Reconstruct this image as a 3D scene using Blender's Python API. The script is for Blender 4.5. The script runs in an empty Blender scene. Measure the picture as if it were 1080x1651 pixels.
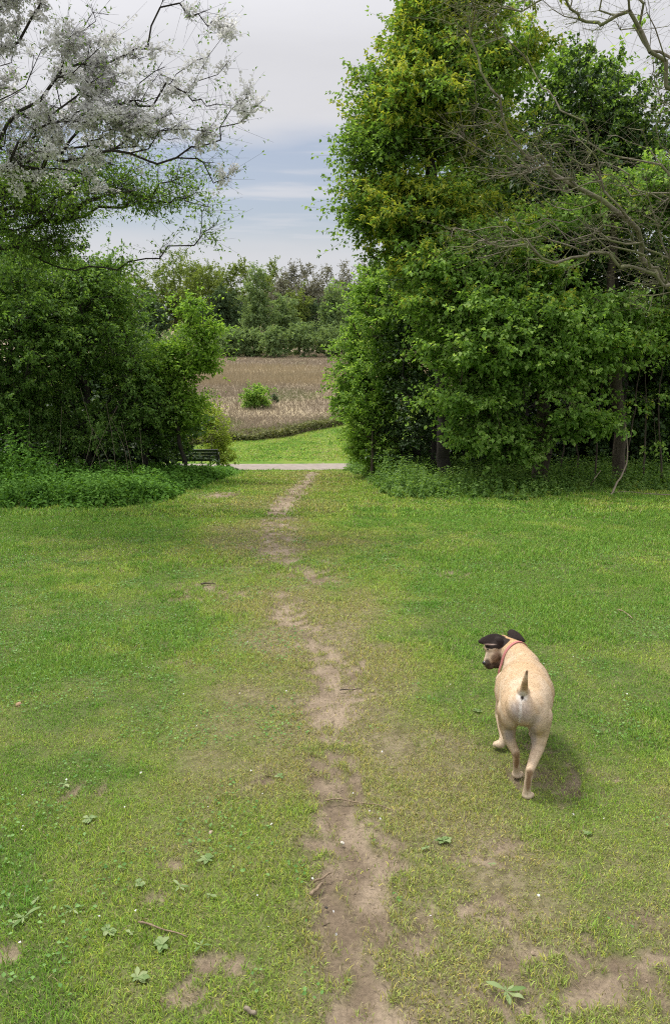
import bpy, math, random
import numpy as np
from mathutils import Vector, Matrix

# ------------------------------------------------------------------ camera, sky, sun, exposure
SC = bpy.context.scene
DENOISE = False
COL = SC.collection
F, CX, CY = 1250.0, 540.0, 825.5                  # focal length and centre in pixels of the 1080x1651 frame
PITCH = math.atan((CY - 520.0) / F)
EYE = 1.6
cam = bpy.data.cameras.new("camera")
cam_ob = bpy.data.objects.new("camera", cam)
COL.objects.link(cam_ob)
cam.sensor_fit = 'VERTICAL'
cam.sensor_height = 36.0
cam.lens = 36.0 * F / 1651.0
cam.clip_start = 0.05
cam.clip_end = 6000.0
cam_ob.location = (0, 0, EYE)
cam_ob.rotation_euler = (math.pi / 2 - PITCH, 0, 0)
SC.camera = cam_ob

SUN_DIR = Vector((-0.36, 0.30, 0.92)).normalized()   # towards the sun: high, ahead and to the left, behind thin cloud
sun = bpy.data.lights.new("sun", 'SUN')
sun.energy = 3.0
sun.angle = math.radians(12)
sun.color = (1.0, 0.955, 0.88)
sun_ob = bpy.data.objects.new("sun", sun)
COL.objects.link(sun_ob)
sun_ob.rotation_euler = SUN_DIR.to_track_quat('Z', 'Y').to_euler()
sun_ob.location = (-20, 20, 60)

world = bpy.data.worlds.new("World")
SC.world = world
world.use_nodes = True


def build_world():
    nt = world.node_tree
    N, L = nt.nodes, nt.links
    N.clear()
    out = N.new('ShaderNodeOutputWorld')
    bg = N.new('ShaderNodeBackground')
    bg.inputs['Strength'].default_value = 0.1
    sky = N.new('ShaderNodeTexSky')
    sky.sky_type = 'NISHITA'
    sky.sun_disc = False
    sky.sun_elevation = math.asin(SUN_DIR.z)
    sky.sun_rotation = math.atan2(SUN_DIR.x, SUN_DIR.y)
    sky.air_density = 1.0
    sky.dust_density = 1.5
    sky.ozone_density = 1.5
    tc = N.new('ShaderNodeTexCoord')
    sep = N.new('ShaderNodeSeparateXYZ')
    L.new(tc.outputs['Generated'], sep.inputs[0])

    def noise(scale, sx, sy, sz, detail=4, rough=0.55):
        mp = N.new('ShaderNodeMapping')
        mp.inputs['Scale'].default_value = (sx, sy, sz)
        L.new(tc.outputs['Generated'], mp.inputs[0])
        n = N.new('ShaderNodeTexNoise')
        n.inputs['Scale'].default_value = scale
        n.inputs['Detail'].default_value = detail
        n.inputs['Roughness'].default_value = rough
        L.new(mp.outputs[0], n.inputs['Vector'])
        return n.outputs['Fac']

    def math_(op, a, b=None, c=None):
        m = N.new('ShaderNodeMath')
        m.operation = op
        for i, v in enumerate((a, b, c)):
            if v is None:
                continue
            if isinstance(v, (int, float)):
                m.inputs[i].default_value = v
            else:
                L.new(v, m.inputs[i])
        return m.outputs[0]

    def ramp(v, a, b, smooth=True):
        m = N.new('ShaderNodeMapRange')
        m.interpolation_type = 'SMOOTHERSTEP' if smooth else 'LINEAR'
        m.inputs['From Min'].default_value = a
        m.inputs['From Max'].default_value = b
        L.new(v, m.inputs['Value'])
        return m.outputs[0]
    z = sep.outputs['Z']
    wob = math_('MULTIPLY', math_('SUBTRACT', noise(3.0, 1, 1, 5), 0.5), 0.05)
    zz = math_('ADD', z, wob)
    sheet = ramp(zz, 0.175, 0.235)                 # the edge of the cloud sheet overhead
    low = math_('SUBTRACT', 1.0, ramp(zz, 0.06, 0.165))  # whitish haze of far cloud at the horizon
    streak = ramp(noise(4.0, 1, 1, 14, 5), 0.42, 0.75)
    cover = math_('MAXIMUM', sheet, math_('MAXIMUM', math_('MULTIPLY', low, 0.9), math_('MULTIPLY_ADD', streak, 0.45, 0.34)))
    # brightness of the cloud: brighter towards the zenith and round the veiled sun
    sd = N.new('ShaderNodeVectorMath')
    sd.operation = 'DOT_PRODUCT'
    L.new(tc.outputs['Generated'], sd.inputs[0])
    sd.inputs[1].default_value = tuple(SUN_DIR)
    glow = math_('MULTIPLY', math_('POWER', math_('MAXIMUM', sd.outputs['Value'], 0.0), 6.0), 9.0)
    tex = math_('MULTIPLY_ADD', noise(2.2, 1, 1, 6, 5), 1.3, 5.25)
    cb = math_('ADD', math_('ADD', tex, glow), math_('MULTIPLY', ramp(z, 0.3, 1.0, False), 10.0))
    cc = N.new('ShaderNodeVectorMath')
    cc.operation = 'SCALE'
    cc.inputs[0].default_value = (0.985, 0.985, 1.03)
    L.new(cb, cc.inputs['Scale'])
    mx = N.new('ShaderNodeMix')
    mx.data_type = 'RGBA'
    L.new(cover, mx.inputs[0])
    blue = N.new('ShaderNodeMix')
    blue.data_type = 'RGBA'
    blue.blend_type = 'MULTIPLY'
    blue.inputs[0].default_value = 1.0
    L.new(sky.outputs[0], blue.inputs[6])
    blue.inputs[7].default_value = (0.78, 0.78, 0.82, 1)
    L.new(blue.outputs[2], mx.inputs[6])
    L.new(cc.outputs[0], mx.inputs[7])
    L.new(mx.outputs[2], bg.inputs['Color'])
    L.new(bg.outputs[0], out.inputs['Surface'])


build_world()
SC.view_settings.view_transform = 'Standard'
SC.view_settings.look = 'None'
SC.view_settings.exposure = 0.3
SC.view_settings.gamma = 1.0
SC.view_settings.use_curve_mapping = False
SC.cycles.max_bounces = 9
SC.cycles.diffuse_bounces = 6
SC.cycles.glossy_bounces = 2
SC.cycles.transmission_bounces = 6
SC.cycles.volume_bounces = 0
SC.cycles.use_fast_gi = False
SC.cycles.use_denoising = DENOISE
SC.cycles.pixel_filter_type = 'BLACKMAN_HARRIS'
SC.cycles.filter_width = 1.1

rng = np.random.default_rng(7)
random.seed(7)

# ------------------------------------------------------------------ terrain profile and placement helpers
_ky = np.array([-60, -20, -5, 0, 5, 10, 15, 20, 25, 29.6, 32.6, 38, 46, 56, 70, 230, 420, 700, 3000], float)
_kz = np.array([1.6, 1.1, 0.40, 0, -.4875, -1.05, -1.69, -2.40, -3.19, -4.03, -4.16, -4.62, -5.20, -5.55, -5.62, -5.6, -1.5, 3.0, 10.0])
_ty = np.arange(-60, 3000, 0.25)
_tz = np.interp(_ty, _ky, _kz)
_k = np.hanning(13)
_k /= _k.sum()
_tz = np.convolve(np.pad(_tz, 6, mode='edge'), _k, 'valid')


def _hash(ix, iy, s):
    h = (ix.astype(np.int64) * 374761393 + iy.astype(np.int64) * 668265263 + s * 974634777) & 0xffffffff
    h = ((h ^ (h >> 13)) * 1274126177) & 0xffffffff
    h = ((h ^ (h >> 16)) * 2246822519) & 0xffffffff
    return ((h >> 8) & 0xffff) / 65535.0


def vnoise(x, y, s=0):
    x = np.asarray(x, float)
    y = np.asarray(y, float)
    ix, iy = np.floor(x), np.floor(y)
    fx, fy = x - ix, y - iy
    fx = fx * fx * (3 - 2 * fx)
    fy = fy * fy * (3 - 2 * fy)
    a = _hash(ix, iy, s)
    b = _hash(ix + 1, iy, s)
    c = _hash(ix, iy + 1, s)
    d = _hash(ix + 1, iy + 1, s)
    return (a * (1 - fx) + b * fx) * (1 - fy) + (c * (1 - fx) + d * fx) * fy


def fbm(x, y, s=0, o=4):
    t = 0
    a = 0.5
    n = 0
    for i in range(o):
        t = t + a * vnoise(x * 2 ** i + 17 * i, y * 2 ** i - 9 * i, s + i)
        n += a
        a *= 0.55
    return t / n


def sstep(a, b, x):
    t = np.clip((x - a) / (b - a), 0, 1)
    return t * t * (3 - 2 * t)


def gz(x, y):
    """height of the ground"""
    x = np.asarray(x, float)
    y = np.asarray(y, float)
    z = np.interp(y, _ty, _tz)
    amp = sstep(3, 12, np.hypot(x, y)) * (1 - 0.8 * np.exp(-((y - 31) / 2.2) ** 2))
    return z + amp * 0.10 * (fbm(x * 0.25, y * 0.25, 3, 3) - 0.5)


def ray(px, py):
    u, v = (px - CX) / F, -(py - CY) / F
    c, s = math.cos(PITCH), math.sin(PITCH)
    return np.array([u, v * s + c, v * c - s])


def at(px, py, d):
    """the point a distance d ahead that lies on the line of sight"""
    r = ray(px, py)
    return np.array([0, 0, EYE]) + r * (d / r[1])


def gp(px, py):
    """where a line of sight meets the ground"""
    r = ray(px, py)
    d = np.arange(1.0, 260, 0.01)
    p = r[None] * (d / r[1])[:, None] + np.array([0, 0, EYE])
    k = np.argmax(p[:, 2] < gz(p[:, 0], p[:, 1]))
    return p[k]


# ------------------------------------------------------------------ mesh and object helpers
def mesh_from(name, verts, faces, attrs=None, mats=(), smooth=False):
    """faces: (n,3) or (n,4) array"""
    me = bpy.data.meshes.new(name)
    verts = np.ascontiguousarray(verts, dtype=np.float32).reshape(-1, 3)
    faces = np.ascontiguousarray(faces, dtype=np.int32)
    k = faces.shape[1]
    nf = len(faces)
    me.vertices.add(len(verts))
    me.vertices.foreach_set('co', verts.ravel())
    me.loops.add(nf * k)
    me.loops.foreach_set('vertex_index', faces.ravel())
    me.polygons.add(nf)
    me.polygons.foreach_set('loop_start', np.arange(nf, dtype=np.int32) * k)
    if smooth:
        me.polygons.foreach_set('use_smooth', np.ones(nf, dtype=bool))
    for an, (av, kind) in (attrs or {}).items():
        a = me.attributes.new(an, kind, 'POINT')
        av = np.ascontiguousarray(av, dtype=np.float32)
        a.data.foreach_set('color' if kind == 'FLOAT_COLOR' else 'value', av.ravel())
    for m in mats:
        me.materials.append(m)
    me.update()
    me.validate()
    return me


def link(name, me, parent=None):
    o = bpy.data.objects.new(name, me)
    COL.objects.link(o)
    if parent is not None:
        o.parent = parent
    return o


def tag(o, label=None, cat=None, group=None, kind=None):
    if label:
        o['label'] = label
    if cat:
        o['category'] = cat
    if group:
        o['group'] = group
    if kind:
        o['kind'] = kind
    return o


def empty(name, loc, rz=0.0):
    o = bpy.data.objects.new(name, None)
    COL.objects.link(o)
    o.location = tuple(loc)
    o.rotation_euler = (0, 0, rz)
    o.empty_display_size = 0.2
    return o


def unit(v):
    return v / np.maximum(np.linalg.norm(v, axis=-1, keepdims=True), 1e-9)


def prisms(A, B, ra, rb, sides=5):
    """tapered prisms from A to B; returns verts, quads"""
    n = len(A)
    T = unit(B - A)
    ref = np.where(np.abs(T[:, 2:3]) < 0.75, np.array([[0, 0, 1.0]]), np.array([[1.0, 0, 0]]))
    U = unit(np.cross(T, ref))
    V = np.cross(T, U)
    a = np.arange(sides) / sides * 2 * math.pi
    circ = U[:, None] * np.cos(a)[None, :, None] + V[:, None] * np.sin(a)[None, :, None]
    v0 = A[:, None] + circ * ra[:, None, None]
    v1 = B[:, None] + circ * rb[:, None, None]
    verts = np.concatenate([v0, v1], 1).reshape(-1, 3)
    i = np.arange(sides)
    j = (i + 1) % sides
    q = np.stack([i, i + sides, j + sides, j], 1)[None] + (np.arange(n) * 2 * sides)[:, None, None]
    return verts, q.reshape(-1, 4)


def tube(points, radii, sides=8, cap=True):
    """one continuous swept tube"""
    P = np.array(points, float)
    R = np.array(radii, float)
    n = len(P)
    T = unit(np.gradient(P, axis=0))
    u = np.cross(T[0], [0, 0, 1.0])
    if np.linalg.norm(u) < 0.2:
        u = np.cross(T[0], [1.0, 0, 0])
    rings = []
    a = np.arange(sides) / sides * 2 * math.pi
    for k in range(n):
        u = u - T[k] * np.dot(u, T[k])
        u /= np.linalg.norm(u)
        w = np.cross(T[k], u)
        rings.append(P[k] + R[k] * (np.cos(a)[:, None] * u + np.sin(a)[:, None] * w))
    V = np.concatenate(rings)
    f = []
    for k in range(n - 1):
        for i in range(sides):
            j = (i + 1) % sides
            f.append((k * sides + i, (k + 1) * sides + i, (k + 1) * sides + j, k * sides + j))
    if cap:
        c0 = len(V)
        V = np.concatenate([V, P[:1] - T[:1] * R[0] * 0.3, P[-1:] + T[-1:] * R[-1] * 0.3])
        for i in range(sides):
            j = (i + 1) % sides
            f.append((i, j, c0, c0))
            f.append(((n - 1) * sides + j, (n - 1) * sides + i, c0 + 1, c0 + 1))
    return V, f


def pymesh(name, V, Fc, mats=(), smooth=True):
    me = bpy.data.meshes.new(name)
    Fc = [tuple(dict.fromkeys(int(i) for i in f)) for f in Fc]
    me.from_pydata([tuple(map(float, v)) for v in V], [], Fc)
    for m in mats:
        me.materials.append(m)
    me.polygons.foreach_set('use_smooth', [smooth] * len(me.polygons))
    me.update()
    return me


def boxes(lst):
    """lst of (cx,cy,cz,sx,sy,sz, bevel-free) -> verts, faces"""
    V, Fc = [], []
    for (cx, cy, cz, sx, sy, sz) in lst:
        b = len(V)
        for dx in (-1, 1):
            for dy in (-1, 1):
                for dz in (-1, 1):
                    V.append((cx + dx * sx / 2, cy + dy * sy / 2, cz + dz * sz / 2))
        Fc += [tuple(b + i for i in f) for f in ((0, 1, 3, 2), (4, 6, 7, 5), (0, 4, 5, 1), (2, 3, 7, 6), (0, 2, 6, 4), (1, 5, 7, 3))]
    return V, Fc


# ------------------------------------------------------------------ materials
def new_mat(name):
    m = bpy.data.materials.new(name)
    m.use_nodes = True
    nt = m.node_tree
    nt.nodes.clear()
    out = nt.nodes.new('ShaderNodeOutputMaterial')
    return m, nt.nodes, nt.links, out


def n_attr(N, name):
    a = N.new('ShaderNodeAttribute')
    a.attribute_name = name
    return a


def n_noise(N, L, scale, detail=4, rough=0.55, vec=None, obj=True):
    n = N.new('ShaderNodeTexNoise')
    n.inputs['Scale'].default_value = scale
    n.inputs['Detail'].default_value = detail
    n.inputs['Roughness'].default_value = rough
    if vec is None and obj:
        g = N.new('ShaderNodeNewGeometry')
        vec = g.outputs['Position']
    if vec is not None:
        L.new(vec, n.inputs['Vector'])
    return n.outputs['Fac']


def n_ramp(N, L, fac, stops):
    r = N.new('ShaderNodeValToRGB')
    e = r.color_ramp.elements
    while len(e) > 1:
        e.remove(e[-1])
    e[0].position = stops[0][0]
    e[0].color = (*stops[0][1], 1)
    for p, c in stops[1:]:
        x = e.new(p)
        x.color = (*c, 1)
    L.new(fac, r.inputs[0])
    return r.outputs[0]


def n_mix(N, L, fac, a, b, mode='MIX'):
    m = N.new('ShaderNodeMix')
    m.data_type = 'RGBA'
    m.blend_type = mode
    for i, v in ((0, fac), (6, a), (7, b)):
        if isinstance(v, (int, float)):
            m.inputs[i].default_value = v
        elif isinstance(v, tuple):
            m.inputs[i].default_value = (*v, 1)
        else:
            L.new(v, m.inputs[i])
    return m.outputs[2]


def n_math(N, L, op, a, b=0.0):
    m = N.new('ShaderNodeMath')
    m.operation = op
    for i, v in enumerate((a, b)):
        if isinstance(v, (int, float)):
            m.inputs[i].default_value = v
        else:
            L.new(v, m.inputs[i])
    return m.outputs[0]


def leaf_mat(name, stops, transl=0.35, rough=0.6, clump=1.2, spec=0.16, tint=(1.25, 1.25, 0.6)):
    """stops: colour ramp over a per-leaf random number; clumps shift it"""
    m, N, L, out = new_mat(name)
    r = n_attr(N, 'rnd').outputs['Fac']
    nz = n_noise(N, L, clump, 2)
    f = n_math(N, L, 'ADD', n_math(N, L, 'MULTIPLY', r, 0.7), n_math(N, L, 'MULTIPLY', n_math(N, L, 'SUBTRACT', nz, 0.3), 0.75))
    c = n_ramp(N, L, f, stops)
    p = N.new('ShaderNodeBsdfPrincipled')
    p.inputs['Roughness'].default_value = rough
    p.inputs['Specular IOR Level'].default_value = spec
    L.new(c, p.inputs['Base Color'])
    t = N.new('ShaderNodeBsdfTranslucent')
    c2 = n_mix(N, L, 1.0, c, tint, 'MULTIPLY')
    L.new(c2, t.inputs['Color'])
    mx = N.new('ShaderNodeMixShader')
    mx.inputs[0].default_value = transl
    L.new(p.outputs[0], mx.inputs[1])
    L.new(t.outputs[0], mx.inputs[2])
    L.new(mx.outputs[0], out.inputs['Surface'])
    return m


def bark_mat(name, a, b, moss=None, scale=14.0):
    m, N, L, out = new_mat(name)
    g = N.new('ShaderNodeNewGeometry')
    mp = N.new('ShaderNodeMapping')
    mp.inputs['Scale'].default_value = (1, 1, 0.25)
    L.new(g.outputs['Position'], mp.inputs[0])
    nz = n_noise(N, L, scale, 6, 0.65, mp.outputs[0])
    c = n_ramp(N, L, nz, [(0.3, a), (0.7, b)])
    if moss:
        n2 = n_noise(N, L, 2.3, 4)
        f = n_ramp(N, L, n2, [(0.45, (0, 0, 0)), (0.62, (1, 1, 1))])
        c = n_mix(N, L, f, c, moss)
    p = N.new('ShaderNodeBsdfPrincipled')
    p.inputs['Roughness'].default_value = 0.85
    p.inputs['Specular IOR Level'].default_value = 0.2
    L.new(c, p.inputs['Base Color'])
    bp = N.new('ShaderNodeBump')
    bp.inputs['Strength'].default_value = 0.8
    bp.inputs['Distance'].default_value = 0.02
    L.new(nz, bp.inputs['Height'])
    L.new(bp.outputs[0], p.inputs['Normal'])
    L.new(p.outputs[0], out.inputs['Surface'])
    return m


def col_mat(name, rough=0.8, spec=0.2, transl=0.0, bump=0.0, bscale=200.0, vary=0.0, vscale=30.0):
    """takes its colour from the Col attribute"""
    m, N, L, out = new_mat(name)
    c = n_attr(N, 'Col').outputs['Color']
    if vary:
        nz = n_noise(N, L, vscale, 8, 0.72)
        k = n_ramp(N, L, nz, [(0.25, (1 - vary,) * 3), (0.75, (1 + vary,) * 3)])
        c = n_mix(N, L, 1.0, c, k, 'MULTIPLY')
    p = N.new('ShaderNodeBsdfPrincipled')
    p.inputs['Roughness'].default_value = rough
    p.inputs['Specular IOR Level'].default_value = spec
    L.new(c, p.inputs['Base Color'])
    if bump:
        nb = n_noise(N, L, bscale, 4, 0.7)
        bp = N.new('ShaderNodeBump')
        bp.inputs['Strength'].default_value = bump
        bp.inputs['Distance'].default_value = 0.01
        L.new(nb, bp.inputs['Height'])
        L.new(bp.outputs[0], p.inputs['Normal'])
    if transl:
        t = N.new('ShaderNodeBsdfTranslucent')
        L.new(c, t.inputs['Color'])
        mx = N.new('ShaderNodeMixShader')
        mx.inputs[0].default_value = transl
        L.new(p.outputs[0], mx.inputs[1])
        L.new(t.outputs[0], mx.inputs[2])
        L.new(mx.outputs[0], out.inputs['Surface'])
    else:
        L.new(p.outputs[0], out.inputs['Surface'])
    return m


def plain_mat(name, col, rough=0.6, spec=0.4, var=0.15, scale=20.0, bump=0.0, metal=0.0):
    m, N, L, out = new_mat(name)
    nz = n_noise(N, L, scale, 5)
    c = n_ramp(N, L, nz, [(0.3, tuple(v * (1 - var) for v in col)), (0.7, tuple(v * (1 + var) for v in col))])
    p = N.new('ShaderNodeBsdfPrincipled')
    p.inputs['Roughness'].default_value = rough
    p.inputs['Specular IOR Level'].default_value = spec
    p.inputs['Metallic'].default_value = metal
    L.new(c, p.inputs['Base Color'])
    if bump:
        bp = N.new('ShaderNodeBump')
        bp.inputs['Strength'].default_value = bump
        bp.inputs['Distance'].default_value = 0.005
        L.new(nz, bp.inputs['Height'])
        L.new(bp.outputs[0], p.inputs['Normal'])
    L.new(p.outputs[0], out.inputs['Surface'])
    return m


M = {}
M['maple'] = leaf_mat('maple_leaf', [(0.02, (0.075, 0.155, 0.03)), (0.35, (0.165, 0.30, 0.058)), (0.7, (0.265, 0.42, 0.095)), (0.95, (0.44, 0.58, 0.20))], 0.5)  # palest stop puts bright leaf highlights into the colour
M['maple_dark'] = leaf_mat('maple_leaf_dark', [(0.02, (0.07, 0.14, 0.03)), (0.4, (0.145, 0.26, 0.052)), (0.8, (0.24, 0.37, 0.085)), (1.0, (0.36, 0.48, 0.15))], 0.5)  # last, palest stop is a painted highlight on a few leaves
M['flower'] = leaf_mat('yellow_flower', [(0.1, (0.27, 0.33, 0.045)), (0.9, (0.50, 0.52, 0.09))], 0.4)
M['lime'] = leaf_mat('lime_leaf', [(0.02, (0.11, 0.22, 0.035)), (0.4, (0.21, 0.37, 0.055)), (0.9, (0.36, 0.52, 0.11))], 0.45)
M['gold'] = leaf_mat('golden_leaf', [(0.05, (0.15, 0.22, 0.03)), (0.5, (0.27, 0.36, 0.05)), (0.9, (0.38, 0.45, 0.09))], 0.45)
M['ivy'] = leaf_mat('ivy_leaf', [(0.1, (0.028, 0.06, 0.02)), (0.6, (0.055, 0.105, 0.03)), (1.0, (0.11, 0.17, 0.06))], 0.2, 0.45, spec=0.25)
M['shrub'] = leaf_mat('shrub_leaf', [(0.02, (0.055, 0.115, 0.026)), (0.4, (0.115, 0.215, 0.048)), (0.8, (0.19, 0.31, 0.075)), (1.0, (0.33, 0.45, 0.15))], 0.44)  # pale last stop paints highlights on scattered leaves
M['plum'] = leaf_mat('young_leaf', [(0.02, (0.07, 0.14, 0.03)), (0.5, (0.14, 0.25, 0.045)), (0.95, (0.26, 0.38, 0.09))], 0.48)
M['blossom'] = leaf_mat('white_blossom', [(0.1, (0.62, 0.61, 0.59)), (0.6, (0.80, 0.79, 0.78)), (1.0, (0.84, 0.83, 0.82))], 0.48, 0.7, tint=(.98, .98, .98))
M['nettle'] = leaf_mat('nettle_leaf', [(0.02, (0.035, 0.095, 0.014)), (0.5, (0.085, 0.195, 0.028)), (0.85, (0.15, 0.30, 0.05)), (1.0, (0.24, 0.40, 0.09))], 0.3, 0.7, 0.9, 0.1)
M['bramble'] = leaf_mat('bramble_leaf', [(0.05, (0.11, 0.11, 0.055)), (0.5, (0.16, 0.18, 0.075)), (0.9, (0.27, 0.26, 0.14))], 0.25, 0.7, 0.6, .05)
M['willow'] = leaf_mat('willow_leaf', [(0.02, (0.12, 0.185, 0.08)), (0.5, (0.20, 0.29, 0.125)), (0.95, (0.31, 0.40, 0.19))], 0.4, 0.7, 0.25, .1)
M['far_green'] = leaf_mat('distant_leaf', [(0.02, (0.10, 0.15, 0.035)), (0.5, (0.185, 0.25, 0.06)), (0.95, (0.30, 0.36, 0.10))], 0.4, 0.7, 0.12)
M['far_dark'] = leaf_mat('distant_dark_leaf', [(0.02, (0.045, 0.08, 0.04)), (0.5, (0.08, 0.13, 0.06)), (0.95, (0.14, 0.20, 0.09))], 0.2, 0.7, 0.25, .1)
M['far_bare'] = leaf_mat('distant_twig', [(0.02, (0.14, 0.145, 0.10)), (0.5, (0.21, 0.21, 0.15)), (0.95, (0.29, 0.285, 0.21))], 0.1, 0.8, 0.25)
M['bark'] = bark_mat('bark', (0.05, 0.038, 0.028), (0.13, 0.105, 0.08))
M['bark_dark'] = bark_mat('bark_dark', (0.022, 0.018, 0.016), (0.06, 0.052, 0.045))
M['bark_moss'] = bark_mat('bark_mossy', (0.10, 0.085, 0.062), (0.25, 0.22, 0.165), (0.17, 0.18, 0.085))
M['stem_pale'] = bark_mat('pale_stem', (0.14, 0.115, 0.08), (0.28, 0.235, 0.17))
M['far_bark'] = bark_mat('distant_bark', (0.10, 0.095, 0.075), (0.17, 0.16, 0.13), scale=2.0)


# ------------------------------------------------------------------ foliage builders
def leaves(P, D, Nn, Ls, W, fold=0.25, curl=0.15):
    """folded kite-shaped leaves: verts and triangles"""
    n = len(P)
    D = unit(D)
    S = unit(np.cross(D, Nn))
    Nn = np.cross(S, D)
    Ls, W = Ls[:, None], W[:, None]
    tip = P + D * Ls - Nn * Ls * curl
    mid = P + D * Ls * 0.45
    lf = mid + S * W * 0.5 + Nn * W * fold
    rt = mid - S * W * 0.5 + Nn * W * fold
    V = np.stack([P, lf, tip, rt], 1).reshape(-1, 3)
    b = (np.arange(n) * 4)[:, None, None]
    T = (np.array([[0, 2, 1], [0, 3, 2]])[None] + b).reshape(-1, 3)
    return V, T


def leaf_mesh(name, P, D, Nn, Ls, W, mat, R, fold=0.25, curl=0.15, rnd=None):
    V, T = leaves(P, D, Nn, Ls, W, fold, curl)
    r = R.random(len(P)) if rnd is None else rnd
    return mesh_from(name, V, T, {'rnd': (np.repeat(r, 4), 'FLOAT')}, [mat])


def noise3(P, sc, s=0):
    return (vnoise(P[:, 0] * sc + P[:, 2] * sc * 0.37, P[:, 1] * sc + 5, s) + vnoise(P[:, 1] * sc - P[:, 0] * 0.41 * sc, P[:, 2] * sc * 1.3, s + 1)
            + vnoise(P[:, 2] * sc * 1.3 + 9, P[:, 0] * sc, s + 2)) / 3


def blob_points(blobs, n, R, shell=2.6, holes=0.0, hs=1.0, rag=0.22, stray=0.07):
    """random points inside a union of ragged ellipsoids given as (centre, radii), with holes cut by noise"""
    vol = np.array([b[1][0] * b[1][1] * b[1][2] for b in blobs]) ** 0.8
    m = int(n * (1 + 2.2 * holes)) + 8
    idx = R.choice(len(blobs), m, p=vol / vol.sum())
    d = unit(R.normal(size=(m, 3)))
    r = R.random(m) ** (1 / shell)
    r = np.where(R.random(m) < stray, r * R.uniform(1.0, 1.22, m), r)
    C = np.array([b[0] for b in blobs])[idx]
    A = np.array([b[1] for b in blobs])[idx]
    k = 1 - rag + 2 * rag * noise3(d * 2.1 + C * 0.7, 1.0, 900)
    P = C + d * (r * k)[:, None] * A
    if holes:
        q = noise3(P, hs, 950)
        P = P[q > np.quantile(q, 1 - n / len(P))]
    return P[:n]


def pb(px, py, rx, ry, d, rd):
    """ellipsoid whose outline, as seen in the photograph, is centred on (px,py)"""
    c = at(px, py, d)
    ax = d * math.cos(PITCH) - (c[2] - EYE) * math.sin(PITCH)
    return (c, np.array([rx / F * ax, rd, ry / F * ax]))


def skeleton(base, trunk, pts, R, step=0.35, wander=0.10, arch=0.12, k_path=0.28):
    nodes = [np.array(base)]
    par = [-1]
    path = [0.0]
    p0 = np.array(base)
    for t in trunk:
        t = np.array(t)
        n = max(1, int(np.linalg.norm(t - p0) / step))
        for i in range(1, n + 1):
            q = p0 + (t - p0) * i / n + R.normal(size=3) * wander * 0.3 * (i < n)
            nodes.append(q)
            par.append(len(nodes) - 2)
            path.append(path[-1] + np.linalg.norm(nodes[-1] - nodes[-2]))
        p0 = nodes[-1]
    ntr = len(nodes)
    cap = ntr + len(pts) * 40
    NP = np.zeros((cap, 3))
    NP[:ntr] = nodes
    PL = np.zeros(cap)
    PL[:ntr] = path
    PR = np.full(cap, -1)
    PR[:ntr] = par
    first = max(1, int(ntr * 0.35))
    cnt = ntr
    dist = np.min(np.linalg.norm(pts[:, None] - NP[None, first:ntr], axis=2), axis=1)
    tips = []
    for i in np.argsort(dist):
        p = pts[i]
        dv = p - NP[first:cnt]
        dd = np.linalg.norm(dv, axis=1)
        cost = dd + k_path * PL[first:cnt] + 0.45 * np.maximum(0, -dv[:, 2])
        j = first + int(np.argmin(cost))
        a = NP[j]
        L_ = np.linalg.norm(p - a)
        n = min(38, max(1, int(L_ / step)))
        prev = j
        for s in range(1, n + 1):
            t = s / n
            q = a + (p - a) * t
            q = q + np.array([0, 0, arch * L_ * math.sin(math.pi * t)])
            if s < n:
                q = q + R.normal(size=3) * wander * step * 1.5
            NP[cnt] = q
            PR[cnt] = prev
            PL[cnt] = PL[prev] + L_ / n
            prev = cnt
            cnt += 1
            if cnt >= cap - 2:
                break
        tips.append(prev)
        if cnt >= cap - 50:
            break
    NP, PR, PL = NP[:cnt], PR[:cnt], PL[:cnt]
    C = np.zeros(cnt)
    C[tips] = 1
    for k in range(cnt - 1, 0, -1):
        C[PR[k]] += C[k]
    return NP, PR, C, np.array(tips), ntr


def wood_mesh(name, NP, PR, C, r_base, r_tip, mat, ntr=0, extra=None, sides=6, flare=1.35):
    C = np.maximum(C, 1)
    ex = math.log(max(r_base / r_tip, 1.5)) / math.log(max(C[0], 3))
    r = r_tip * C ** ex
    k = np.arange(1, len(NP))
    p = PR[k]
    ra = np.minimum(r[p], r[k] * 1.25)
    h = NP[:, 2] - NP[0, 2]
    fl = 1 + (flare - 1) * np.exp(-np.maximum(h, 0) / (r_base * 2.0))
    A, B = NP[p], NP[k]
    E = unit(B - A)
    rb_ = r[k] * fl[k]
    ra_ = np.where(k < max(ntr, 1), r[p], ra) * fl[p]
    A = A - E * (ra_ * 0.25)[:, None]
    big = C[k] > 6
    V1, Q1 = prisms(A[big], B[big], ra_[big], rb_[big], sides + 2)
    V2, Q2 = prisms(A[~big], B[~big], ra_[~big], rb_[~big], 4)
    V = [V1, V2]
    Q = [Q1, Q2 + len(V1)]
    if extra is not None:
        V3, Q3 = prisms(extra[0], extra[1], extra[2], extra[2] * 0.5, 3)
        Q.append(Q3 + len(V1) + len(V2))
        V.append(V3)
    return mesh_from(name, np.concatenate(V), np.concatenate(Q), None, [mat], smooth=True)


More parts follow.
